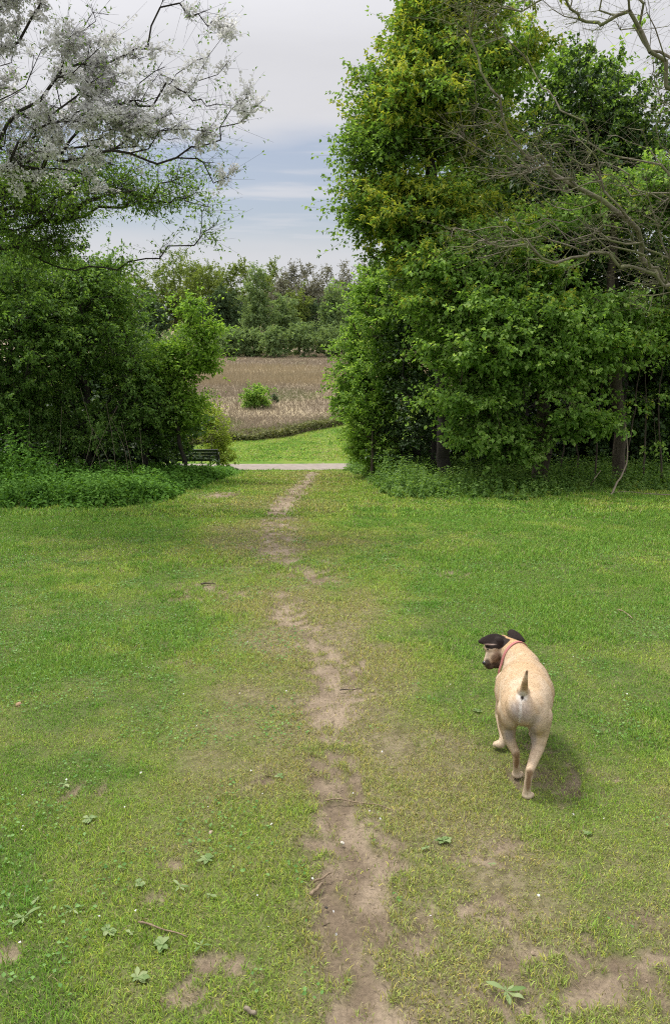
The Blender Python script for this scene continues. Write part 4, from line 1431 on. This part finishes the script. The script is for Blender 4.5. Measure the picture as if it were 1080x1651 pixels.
    chain([(.078, .46, .29), (.088, .45, .20), (.092, .49, .10), fr + (0, -.01, .02)], [.055, .038, .024, .018])

    def paw(p, dirx, diry, r=.0140):
        d = np.array([dirx, diry, 0.0])
        d /= np.linalg.norm(d)
        s_ = np.array([d[1], -d[0], 0])
        ell(p + d * .010, (.023, .023, .016))
        for k in (-1.5, -.5, .5, 1.5):
            ell(p + d * (.031 - abs(k) * .004) + s_ * k * .0105 + (0, 0, -.002), (.0085, .0085, .0095) if r is None else (r * .72, r * .72, r * .85))
    paw(rf, .35, 1)
    paw(lf, .25, 1)
    paw(fr, 0, 1)
    paw(ff, -.9, .45, .0125)
    # tail stub
    tb = loc(844, 1116, 2.86)
    tt = loc(849, 1081, 2.83)
    tb2 = tb + (0, .03, -.01)
    chain([tb2, tb + (0, .004, .002), (tb + tt) / 2 + (-.002, -.008, .002), tt], [.026, .0175, .0115, .0045])
    # -------- one skin over all of it
    V, Fc = [], []
    import bmesh
    bm = bmesh.new()
    bmesh.ops.create_icosphere(bm, subdivisions=3, radius=1.0)
    sv = np.array([v.co[:] for v in bm.verts])
    sf = np.array([[v.index for v in f.verts] for f in bm.faces])
    bm.free()
    for k, (c, r, A) in enumerate(S):
        V.append((sv * r) @ A + c)
        Fc.append(sf + k * len(sv))
    src = mesh_from('dog_forms', np.concatenate(V), np.concatenate(Fc))
    tmp = bpy.data.objects.new('dog_forms', src)
    COL.objects.link(tmp)
    rm = tmp.modifiers.new('r', 'REMESH')
    rm.mode = 'VOXEL'
    rm.voxel_size = 0.0036
    rm.use_smooth_shade = True
    sm = tmp.modifiers.new('s', 'SMOOTH')
    sm.factor = 0.5
    sm.iterations = 9
    dg = bpy.context.evaluated_depsgraph_get()
    me = bpy.data.meshes.new_from_object(tmp.evaluated_get(dg))
    bpy.data.objects.remove(tmp)
    bpy.data.meshes.remove(src)
    me.name = 'body'
    n = len(me.vertices)
    P = np.zeros(n * 3, np.float32)
    me.vertices.foreach_get('co', P)
    P = P.reshape(-1, 3).astype(float)
    Nm = np.zeros(n * 3, np.float32)
    me.vertices.foreach_get('normal', Nm)
    Nm = Nm.reshape(-1, 3).astype(float)
    x, y, z = P.T
    # -------- coat colours, in patches
    tan = np.array([.50, .365, .230])
    pale = np.array([.55, .445, .325])
    rust = np.array([.46, .300, .150])
    grey = np.array([.40, .355, .34])
    white = np.array([.64, .60, .55])
    brown = np.array([.22, .115, .060])
    dark = np.array([.026, .018, .015])

    def put(c, col, m):
        return c * (1 - m[:, None]) + col * m[:, None]

    def near(p, r, f=.5):
        d = np.sqrt((((P - p) / r) ** 2).sum(1))
        return 1 - sstep(f, 1.0, d)
    n1 = fbm(x * 16 + z * 9, y * 12 - z * 13, 301, 3)
    n2 = fbm(x * 90 + z * 70, y * 60 + z * 50, 302, 3)
    c = np.tile(tan, (n, 1))
    c = put(c, pale, sstep(.38, .60, n1) * .7)
    c = put(c, rust, sstep(.40, .47, z) * sstep(.06, .13, y) * (.35 + .5 * n1) * sstep(.12, .05, np.abs(x)))
    c = put(c, rust, near(np.array([.03, .05, .425]), (.05, .07, .05)) * .5)
    c = put(c, rust, near(occ + (0.02, -.03, -.01), (.07, .08, .08)) * .75)
    c = put(c, pale, sstep(.31, .24, z) * .5 * sstep(.06, -.02, y))
    # under the tail and between the thighs
    MW = MI.inverted()
    Mw = np.array(MW)
    Pw = P @ Mw[:3, :3].T + Mw[:3, 3]
    qx, qy = pxy(Pw)
    back = (y < .06).astype(float)

    def spot(px, py, rx, ry, f=.5, lim=None):
        d = np.sqrt(((qx - px) / rx) ** 2 + ((qy - py) / ry) ** 2)
        return (1 - sstep(f, 1.0, d)) * (back if lim is None else lim)
    legl = (x < .01) * (z > .10) * (y < .2)
    c = put(c, grey, spot(838, 1148, 27, 27, .35) * (.35 + .8 * n1) * .85)
    c = put(c, grey * .75, spot(820, 1184, 12, 18, .3, legl) * .7)
    c = put(c, grey * .8, spot(858, 1186, 10, 28, .3) * .75)
    c = put(c, grey * .75, spot(862, 1160, 16, 12, .2) * .5)
    c = put(c, white, spot(841, 1123, 13, 12, .35) * .85)
    c = put(c, white, np.maximum(spot(839, 1141, 3.0, 20, .4), spot(837, 1155, 2.6, 14, .4)) * .9)
    c = put(c, dark * 1.3, spot(841.5, 1125, 3.8, 4.2, .5))
    pt = loc(838, 1148, 2.82)
    # hocks and feet
    for (h, f) in ((rh, rf), (lh, lf)):
        c = put(c, brown, near((h * .5 + f * .5) + (0, -.022, .01), (.014, .03, .055), .5) * .80)
        c = put(c, brown, near(h + (0, -.02, 0), (.016, .03, .025), .5) * .65)
        c = put(c, pale * 1.05, near(f + (0, .0, -.004), (.035, .05, .026), .6) * .85)
    c = put(c, pale * 1.1, near(ff, (.04, .04, .03), .6) * .8)
    # tail: dark ridge along the back of it
    c = put(c, np.array([.30, .19, .08]), near((tb + tt) / 2, (.02, .03, .05), .6) * .6)
    c = put(c, brown * .6, near(tt, (.012, .02, .026), .4) * .8)
    # face: pale forehead, tan cheek, dark muzzle
    c = put(c, np.array([.20, .13, .08]), near((head + muz0) / 2, (.055, .06, .055), .5) * .75)
    c = put(c, pale, near(brow, (.036, .05, .026), .5) * .9)
    c = put(c, pale * .9, near(muz0 + (-.022, -.0, .006), (.016, .05, .03), .5) * .8)
    fr_ = ((y > .5) & (z > .2)).astype(float)
    c = put(c, np.array([.16, .10, .065]), spot(800, 1062, 12, 14, .5, fr_) * .85)
    c = put(c, dark * 2.4, spot(795, 1075, 17, 9, .55, fr_) * .9)
    c = put(c, dark * 1.6, spot(785, 1069, 7, 9, .5, fr_) * .9)
    c = put(c, pale, spot(776, 1071, 5, 10, .4, fr_) * .7)
    c = put(c, dark * 1.5, spot(780, 1050, 3.2, 4, .3, fr_) * .8)
    # ears
    ear = np.zeros(n)
    for (a, b, w) in ((loc(809, 1031, 3.490), loc(771, 1030, 3.42), .046), (loc(820, 1018, 3.55), loc(847, 1032, 3.50), .036)):
        t = np.clip(((P - a) @ (b - a)) / ((b - a) @ (b - a)), 0.06, 1.1)
        d = np.linalg.norm(P - (a + t[:, None] * (b - a)), axis=1)
        ear = np.maximum(ear, (d < w) * (((P - a) @ (b - a)) / ((b - a) @ (b - a)) > -.15))
    ear = np.maximum(ear, (spot(803, 1037, 9, 10, .8, fr_) > .2) * (y < loc(803, 1036, 3.53)[1]))
    c = put(c, dark * .9, ear.astype(float))
    c = put(c, np.array([.40, .30, .24]), spot(788, 1039.0, 15, 1.6, .4, fr_) * ear * .8)
    c = c * (.95 + .1 * n2)[:, None]
    ca = me.attributes.new('Col', 'FLOAT_COLOR', 'POINT')
    ca.data.foreach_set('color', np.concatenate([c, np.ones((n, 1))], 1).astype(np.float32).ravel())
    me.materials.clear()
    me.materials.append(col_mat('dog_coat', 0.75, 0.15, bump=0.25, bscale=260.0, vary=0.05, vscale=60.0))
    for p_ in me.polygons:
        p_.use_smooth = True
    link('body', me, root)
    # -------- short hairs lying along the coat
    me.calc_loop_triangles()
    nt = len(me.loop_triangles)
    T = np.zeros(nt * 3, np.int32)
    me.loop_triangles.foreach_get('vertices', T)
    T = T.reshape(-1, 3)
    A_, B_, C_ = P[T[:, 0]], P[T[:, 1]], P[T[:, 2]]
    ar = np.linalg.norm(np.cross(B_ - A_, C_ - A_), axis=1)
    nh = 90000
    ti = R.choice(nt, nh, p=ar / ar.sum())
    u, v = R.random(nh), R.random(nh)
    fl = u + v > 1
    u[fl], v[fl] = 1 - u[fl], 1 - v[fl]
    Q = A_[ti] * (1 - u - v)[:, None] + B_[ti] * u[:, None] + C_[ti] * v[:, None]
    Nn = unit(Nm[T[ti, 0]])
    cc = c[T[ti, 0]]
    flow = np.tile(np.array([0, -1.0, -.25]), (nh, 1))
    low = sstep(.36, .24, Q[:, 2])[:, None] * (Q[:, 1] < .5)[:, None]
    flow = flow * (1 - low) + np.array([0, -.2, -1.0]) * low
    flow = flow + R.normal(size=(nh, 3)) * .28
    flow = unit(flow - Nn * (flow * Nn).sum(1, keepdims=True))
    D = unit(flow + Nn * R.uniform(.06, .24, nh)[:, None])
    isear = ear[T[ti, 0]] > 0
    hl = R.uniform(.004, .008, nh) * np.where(isear, .45, 1) * (1 + 1.1 * near(pt, (.05, .1, .06))[T[ti, 0]]) 
    W = unit(np.cross(D, Nn)) * .0004
    Vh = np.stack([Q - W, Q + W, Q + D * hl[:, None]], 1).reshape(-1, 3)
    hc = cc * R.uniform(.85, 1.15, nh)[:, None]
    hc = np.clip(hc, 0, .85)
    Ch = np.repeat(np.concatenate([hc, np.ones((nh, 1))], 1), 3, 0)
    hm = mesh_from('fur', Vh, np.arange(nh * 3).reshape(-1, 3), {'Col': (Ch, 'FLOAT_COLOR')}, [col_mat('dog_hair', 0.65, 0.2, transl=0.25)])
    link('fur', hm, root)
    # -------- collar round the neck
    cc0 = loc(823, 1056, 3.44)
    cc1 = np.array((neck0 + head) / 2 + (0.02, 0.01, .012))
    axis = unit(np.array([-.62, .80, .10]))
    mid = neck0 + (head - neck0) * .45 + (0.022, 0.004, .004)
    u_ = unit(np.cross(axis, [0, 0, 1.0]))
    w_ = np.cross(u_, axis)
    # fit the ring to the skin: cast outwards and find the surface radius
    rel = P - mid
    along = rel @ axis
    ring = np.abs(along) < .010
    ang = np.arctan2(rel @ w_, rel @ u_)
    rad = np.linalg.norm(rel - along[:, None] * axis, axis=1)
    VV, FF = [], []
    ns = 48
    for i in range(ns):
        a = -math.pi + 2 * math.pi * i / ns
        sel = ring & (np.abs(np.angle(np.exp(1j * (ang - a)))) < .16) & (rad < .13)
        r = (np.percentile(rad[sel], 90) if sel.any() else .08) + .002
        for (da, dr) in ((-.006, -.003), (-.006, .0014), (.006, .0014), (.006, -.003)):
            VV.append([a, r + dr, da])
    VV = np.array(VV)
    rr = VV[:, 1].reshape(ns, 4)
    for _ in range(3):
        rr = (np.roll(rr, 1, 0) + 2 * rr + np.roll(rr, -1, 0)) / 4
    VV[:, 1] = rr.reshape(-1)
    W3 = mid + axis * VV[:, 2:3] + (u_ * np.cos(VV[:, 0:1]) + w_ * np.sin(VV[:, 0:1])) * VV[:, 1:2]
    for i in range(ns):
        j = (i + 1) % ns
        for k in range(4):
            l_ = (k + 1) % 4
            FF.append((i * 4 + k, j * 4 + k, j * 4 + l_, i * 4 + l_))
    link('collar', pymesh('collar', W3, FF, [plain_mat('collar_webbing', (.40, .16, .145), .8, .2, .2, 400, .3)], smooth=False), root)
    # -------- eye and nose
    def ball(name, c, r, mat):
        me_ = mesh_from(name, sv * np.array(r) + c, sf, None, [mat], smooth=True)
        link(name, me_, root)
    blk = plain_mat('wet_black', (.012, .011, .011), .22, .6, .3, 90)
    ball('nose', nose + (-.006, -.004, .002), (.0125, .012, .010), blk)
    d_e = unit(loc(779, 1049, 3.43) - head)
    # put the eye on the skin
    k = np.argmin(np.linalg.norm(P - loc(781, 1049, 3.42), axis=1))
    ball('eye', P[k] - Nm[k] * .004, (.006, .006, .006), blk)
    return root


build_dog()


# ------------------------------------------------------------------ the bench by the made path
def build_bench():
    d = 27.0
    b = px_base(314, d)
    b = (b[0], b[1], b[2] + .03)
    root = empty('park_bench', b, math.radians(3))
    tag(root, 'black slatted bench with its back to the lawn, half hidden by nettles and bush', 'bench')
    blk = plain_mat('bench_black', (.018, .018, .020), .38, .5, .3, 8)
    wood = plain_mat('bench_slat', (.030, .031, .034), .33, .6, .4, 6, .2)
    Wd = 1.55

    def bar(name, c, s, rx=0.0, mat=wood, bev=.006):
        V, Fc = boxes([(0, 0, 0, *s)])
        o = link(name, pymesh(name, V, Fc, [mat], smooth=False), root)
        o.location = c
        o.rotation_euler = (rx, 0, 0)
        m = o.modifiers.new('edge', 'BEVEL')
        m.width = bev
        m.segments = 2
        return o
    # the bench faces the path (+Y); its back leans towards the camera
    for k in range(4):
        z = .49 + k * .108
        bar('back_slat', (0, -.235 - k * .022, z), (Wd, .026, .096), math.radians(12))
    for k in range(4):
        bar('seat_slat', (0, -.16 + k * .115, .44), (Wd, .095, .028))
    for sx in (-1, 1):
        x = sx * (Wd / 2 + .022)
        bar('rear_leg', (x, -.23, .22), (.05, .055, .48), 0, blk)
        bar('back_post', (x, -.275, .655), (.05, .05, .43), math.radians(12), blk)
        bar('front_leg', (x, .22, .21), (.05, .055, .46), 0, blk)
        bar('armrest', (x, .0, .655), (.06, .50, .035), 0, blk)
        bar('arm_support', (x, .22, .53), (.045, .045, .20), 0, blk)
        bar('seat_rail', (x, 0, .415), (.05, .40, .05), 0, blk)


build_bench()


# ------------------------------------------------------------------ broad-leaved weeds pressed into the turf
def rosette_mesh(seed, nl=8, L0=.06, ratio=.45):
    R = np.random.default_rng(seed)
    V, Fc, rn = [], [], []
    for k in range(nl):
        az = k / nl * 6.283 + R.normal() * .45
        L_ = L0 * R.uniform(.25, 1.15) * .62
        w = L_ * ratio * R.uniform(.8, 1.15)
        d = np.array([math.cos(az), math.sin(az), 0])
        s_ = np.array([-d[1], d[0], 0])
        tilt = R.uniform(.05, .32)
        b = len(V)
        prof = [(0, .10), (.2, .35), (.42, .95), (.65, 1.0), (.85, .62), (1, .05)]
        for (t, ww) in prof:
            h = .004 + math.sin(t * 2.2) * L_ * tilt * .45 + R.normal() * .0012
            c = d * L_ * t + np.array([0, 0, h])
            V += [c + s_ * w * .5 * ww + (0, 0, w * .14 * ww), c, c - s_ * w * .5 * ww + (0, 0, w * .14 * ww)]
        rr = R.random()
        rn += [rr] * (3 * len(prof))
        for i in range(len(prof) - 1):
            for q in (0, 1):
                Fc.append((b + i * 3 + q, b + i * 3 + q + 1, b + i * 3 + q + 4, b + i * 3 + q + 3))
    me = mesh_from('rosette', np.array(V), np.array(Fc), {'rnd': (np.array(rn), 'FLOAT')}, [M['weed']], smooth=True)
    return me


M['weed'] = leaf_mat('weed_leaf', [(0.05, (0.09, 0.16, 0.04)), (0.5, (0.15, 0.22, 0.075)), (0.9, (0.24, 0.29, 0.13))], 0.2, .6, 6.0, .2)
_ros = [rosette_mesh(900 + i, n, l, r) for i, (n, l, r) in enumerate(((11, .062, .5), (8, .075, .30), (14, .048, .55), (5, .055, .6), (9, .066, .42), (6, .070, .25), (13, .042, .7), (7, .05, .5)))]
_weeds = [(335, 1392, 0, 1.1, 'largest grey-green weed rosette left of the trail, just above the straight stick'),
          (225, 1432, 2, .9, 'leafy weed clump up and left of the straight stick'),
          (290, 1433, 1, .7, 'thin-leaved weed lying flat just below the bare spot left of the trail'),
          (338, 1448, 3, 1.0, 'small weed between the largest rosette and the straight stick'),
          (175, 1508, 2, 1.0, 'weed clump at the left end of the straight stick'),
          (212, 1510, 3, .9, 'small weed touching the lower left end of the straight stick'),
          (262, 1530, 2, 1.1, 'spreading weed directly below the straight stick'),
          (325, 1530, 1, .7, 'small weed at the lower right end of the straight stick'),
          (222, 1585, 0, .95, 'broad weed holding a white petal near the bottom left'),
          (118, 1472, 1, .9, 'narrow-leaved weed in the far left lawn above the lush patch'),
          (40, 1485, 1, 1.1, 'long-leaved weed nearest the left edge of the photo'),
          (60, 1455, 3, 1.0, 'small weed above the long-leaved one at the left edge'),
          (145, 1325, 2, 1.0, 'dull weed clump high in the left lawn'),
          (105, 1268, 0, .8, 'pale weed beside a bare spot in the left lawn'),
          (715, 1362, 2, 1.1, 'pale weed clump right of the trail, below and left of the dog'),
          (688, 1372, 3, 1.0, 'small weed touching the pale clump right of the trail'),
          (815, 1608, 1, 1.15, 'pale star-shaped weed at the bottom right of the lawn'),
          (790, 1398, 3, .8, 'small two-leaved weed between the trail and the green lawn below the dog'),
          (768, 1150, 2, .9, 'grey-green weed clump just left of the dog'),
          (905, 992, 0, .9, 'pale dry weed in the lawn above the dog'),
          (452, 1256, 3, .7, 'two small leaves on the turf left of the trail, beside a dark hollow'),
          (790, 1243, 3, .8, 'tiny weed left of the hind paws of the dog'),
          (945, 1350, 0, .6, 'small weed in the bright grass right of and below the dog')]
for i, (px, py, k, sc, lab) in enumerate(_weeds):
    p = gp(px, py)
    o = link('weed', _ros[k + 4 * (i % 2)])
    o.location = (p[0], p[1], float(gz(p[0], p[1])) + .007)
    o.rotation_euler = (-.09, 0, i * 1.37)
    o.scale = (sc, sc * .9, sc)
    tag(o, lab, 'weed', 'broad-leaved weeds in the lawn')


# ------------------------------------------------------------------ pebbles and dead leaf
def pebble(px, py, r, lab, col, name='pebble', flat=.55):
    R = np.random.default_rng(int(px * 7 + py))
    import bmesh
    bm = bmesh.new()
    bmesh.ops.create_icosphere(bm, subdivisions=3, radius=1)
    for v in bm.verts:
        n = 1 + .35 * (vnoise(v.co.x * 1.7 + px, v.co.y * 1.7 + v.co.z * 2, int(py)) - .5)
        v.co = Vector((v.co.x * n * r, v.co.y * n * r * .75, v.co.z * n * r * flat))
    me = bpy.data.meshes.new(name)
    bm.to_mesh(me)
    bm.free()
    for f in me.polygons:
        f.use_smooth = True
    me.materials.append(plain_mat(name, col, .8, .2, .2, 90, .3))
    p = gp(px, py)
    o = link(name, me)
    o.location = (p[0], p[1], float(gz(p[0], p[1])) + r * flat * .5)
    o.rotation_euler = (0, 0, R.random() * 6)
    tag(o, lab, 'pebble' if name == 'pebble' else 'dead leaf')


pebble(31, 1139, .017, 'curled brown dead leaf in the grass at the left edge', (.30, .20, .12), 'dead_leaf', .8)
pebble(340, 1345, .010, 'small tan pebble in the grass above the largest weed', (.38, .30, .22))
pebble(552, 1362, .009, 'pale pebble on the bare trail above the wood chips', (.42, .38, .33))
pebble(526, 1467, .006, 'tiny dark pebble on the bare trail right of the wood chips', (.04, .035, .03))
pebble(868, 1446, .006, 'small white pebble in the worn grass at the lower right', (.6, .58, .54))


# ------------------------------------------------------------------ fallen blossom petals
def build_petals():
    R = np.random.default_rng(61)
    P = []
    n = 300
    y = 1.9 + (R.random(n) ** 1.25) * 17
    x = y * R.uniform(-.5, .46, n)
    keep = R.random(n) < np.where(x < 0, 1, .6)
    x, y = x[keep], y[keep]
    m = 900      # denser drift under the blossom tree
    y2 = R.uniform(7.5, 15, m)
    x2 = -.05 * y2 - R.random(m) ** 1.4 * .42 * y2
    x, y = np.concatenate([x, x2]), np.concatenate([y, y2])
    n = len(x)
    c = np.stack([x, y, gz(x, y) + .016 + R.random(n) * .012], 1)
    a = R.random(n) * 6.283
    u = np.stack([np.cos(a), np.sin(a), R.normal(size=n) * .35], 1)
    nn = np.array([0, 0, 1.0]) + R.normal(size=(n, 3)) * .35
    L_ = R.uniform(.005, .012, n) * (1 + np.clip(y - 6, 0, 10) * .035)
    me = leaf_mesh('fallen_petals', c, u, nn, L_, L_ * .95, M['blossom'], R, .1, .1)
    tag(link('fallen_petals', me), 'white blossom petals scattered over the grass', 'petals', kind='stuff')


build_petals()


# ------------------------------------------------------------------ crumbs of soil, dry bits and small leaves on the worn ground
def build_litter():
    R = np.random.default_rng(88)
    n = 60000
    y = np.sqrt(R.random(n) * (11 ** 2 - 1.7 ** 2) + 1.7 ** 2)
    x = y * R.uniform(-.5, .5, n)
    b = bare(x, y)
    keep = (R.random(n) < b * np.clip(4.0 / y, 0, 1)) & (fbm(x * 8, y * 8, 501, 3) > .40)
    x, y = x[keep], y[keep]
    n = len(x)
    r = R.uniform(.0012, .0042, n) * (1 + (R.random(n) < .05) * 1.2)
    c = np.stack([x, y, gz(x, y) - bare(x, y) * 0.012 + r * .3], 1)
    base = np.array([[1, 0, -.3], [-.5, .87, -.3], [-.5, -.87, -.3], [0.1, 0, .9]])
    V = c[:, None] + base[None] * r[:, None, None] * R.uniform(.6, 1.4, (n, 4, 1))
    T = (np.array([[0, 1, 3], [1, 2, 3], [2, 0, 3]])[None] + (np.arange(n) * 4)[:, None, None]).reshape(-1, 3)
    col = (EARTH_D * .8 + (EARTH * 1.15 - EARTH_D * .8) * R.random((n, 1)))
    C = np.repeat(np.concatenate([col, np.ones((n, 1))], 1), 4, 0)
    me = mesh_from('soil_crumbs', V.reshape(-1, 3), T, {'Col': (C, 'FLOAT_COLOR')}, [col_mat('soil_crumb', .9, .1)])
    tag(link('soil_crumbs', me), 'small crumbs of soil and grit on the bare trail', 'soil', kind='stuff')
    # dead blades lying flat
    n = 26000
    y = np.sqrt(R.random(n) * (12 ** 2 - 1.7 ** 2) + 1.7 ** 2)
    x = y * R.uniform(-.52, .52, n)
    keep = R.random(n) < (.12 + wear(x, y) * .8) * np.clip(5.0 / y, 0, 1)
    x, y = x[keep], y[keep]
    n = len(x)
    a = R.random(n) * 6.283
    L_ = R.uniform(.012, .04, n) * (.7 + y * .06)
    c = np.stack([x, y, gz(x, y) + .002 + R.random(n) * .012 * (1 - bare(x, y))], 1)
    D = np.stack([np.cos(a), np.sin(a), R.normal(size=n) * .18], 1)
    V, T = leaves(c, D, np.array([0, 0, 1.0]) + R.normal(size=(n, 3)) * .3, L_, L_ * .055 + .0009, .1, .12)
    col = STRAW * R.uniform(.45, 1.15, (n, 1))
    C = np.repeat(np.concatenate([col, np.ones((n, 1))], 1), 4, 0)
    me = mesh_from('dead_grass', V, T, {'Col': (C, 'FLOAT_COLOR')}, [col_mat('dead_blade', .8, .1, transl=.15)])
    tag(link('dead_grass', me), 'dry dead blades lying flat among the worn turf', 'dead grass', kind='stuff')
    # clover and other small leaves growing in patches
    n = 60000
    y = np.sqrt(R.random(n) * (9 ** 2 - 1.7 ** 2) + 1.7 ** 2)
    x = y * R.uniform(-.52, .52, n)
    m = fbm(x * 2.2, y * 2.0, 601, 3) + .12 * (x < -.2) - .1 * wear(x, y)
    keep = (m > .60) & (bare(x, y) < .2) & (R.random(n) < .55)
    x, y = x[keep], y[keep]
    n = len(x)
    a = R.random(n) * 6.283
    L_ = R.uniform(.008, .02, n) * (.8 + y * .05)
    c = np.stack([x, y, gz(x, y) + .010 + R.random(n) * .010], 1)
    D = np.stack([np.cos(a), np.sin(a), R.normal(size=n) * .2], 1)
    me = leaf_mesh('clover', c, D, np.array([0, 0, 1.0]) + R.normal(size=(n, 3)) * .3, L_, L_ * .75, M['clover'], R, .12, .1)
    tag(link('clover', me), 'small broad leaves growing in patches through the turf', 'clover', kind='stuff')


M['clover'] = leaf_mat('clover_leaf', [(0.05, (0.06, 0.15, 0.03)), (0.5, (0.11, 0.23, 0.05)), (0.9, (0.20, 0.33, 0.10))], 0.25, .6, 4.0, .2)
build_litter()
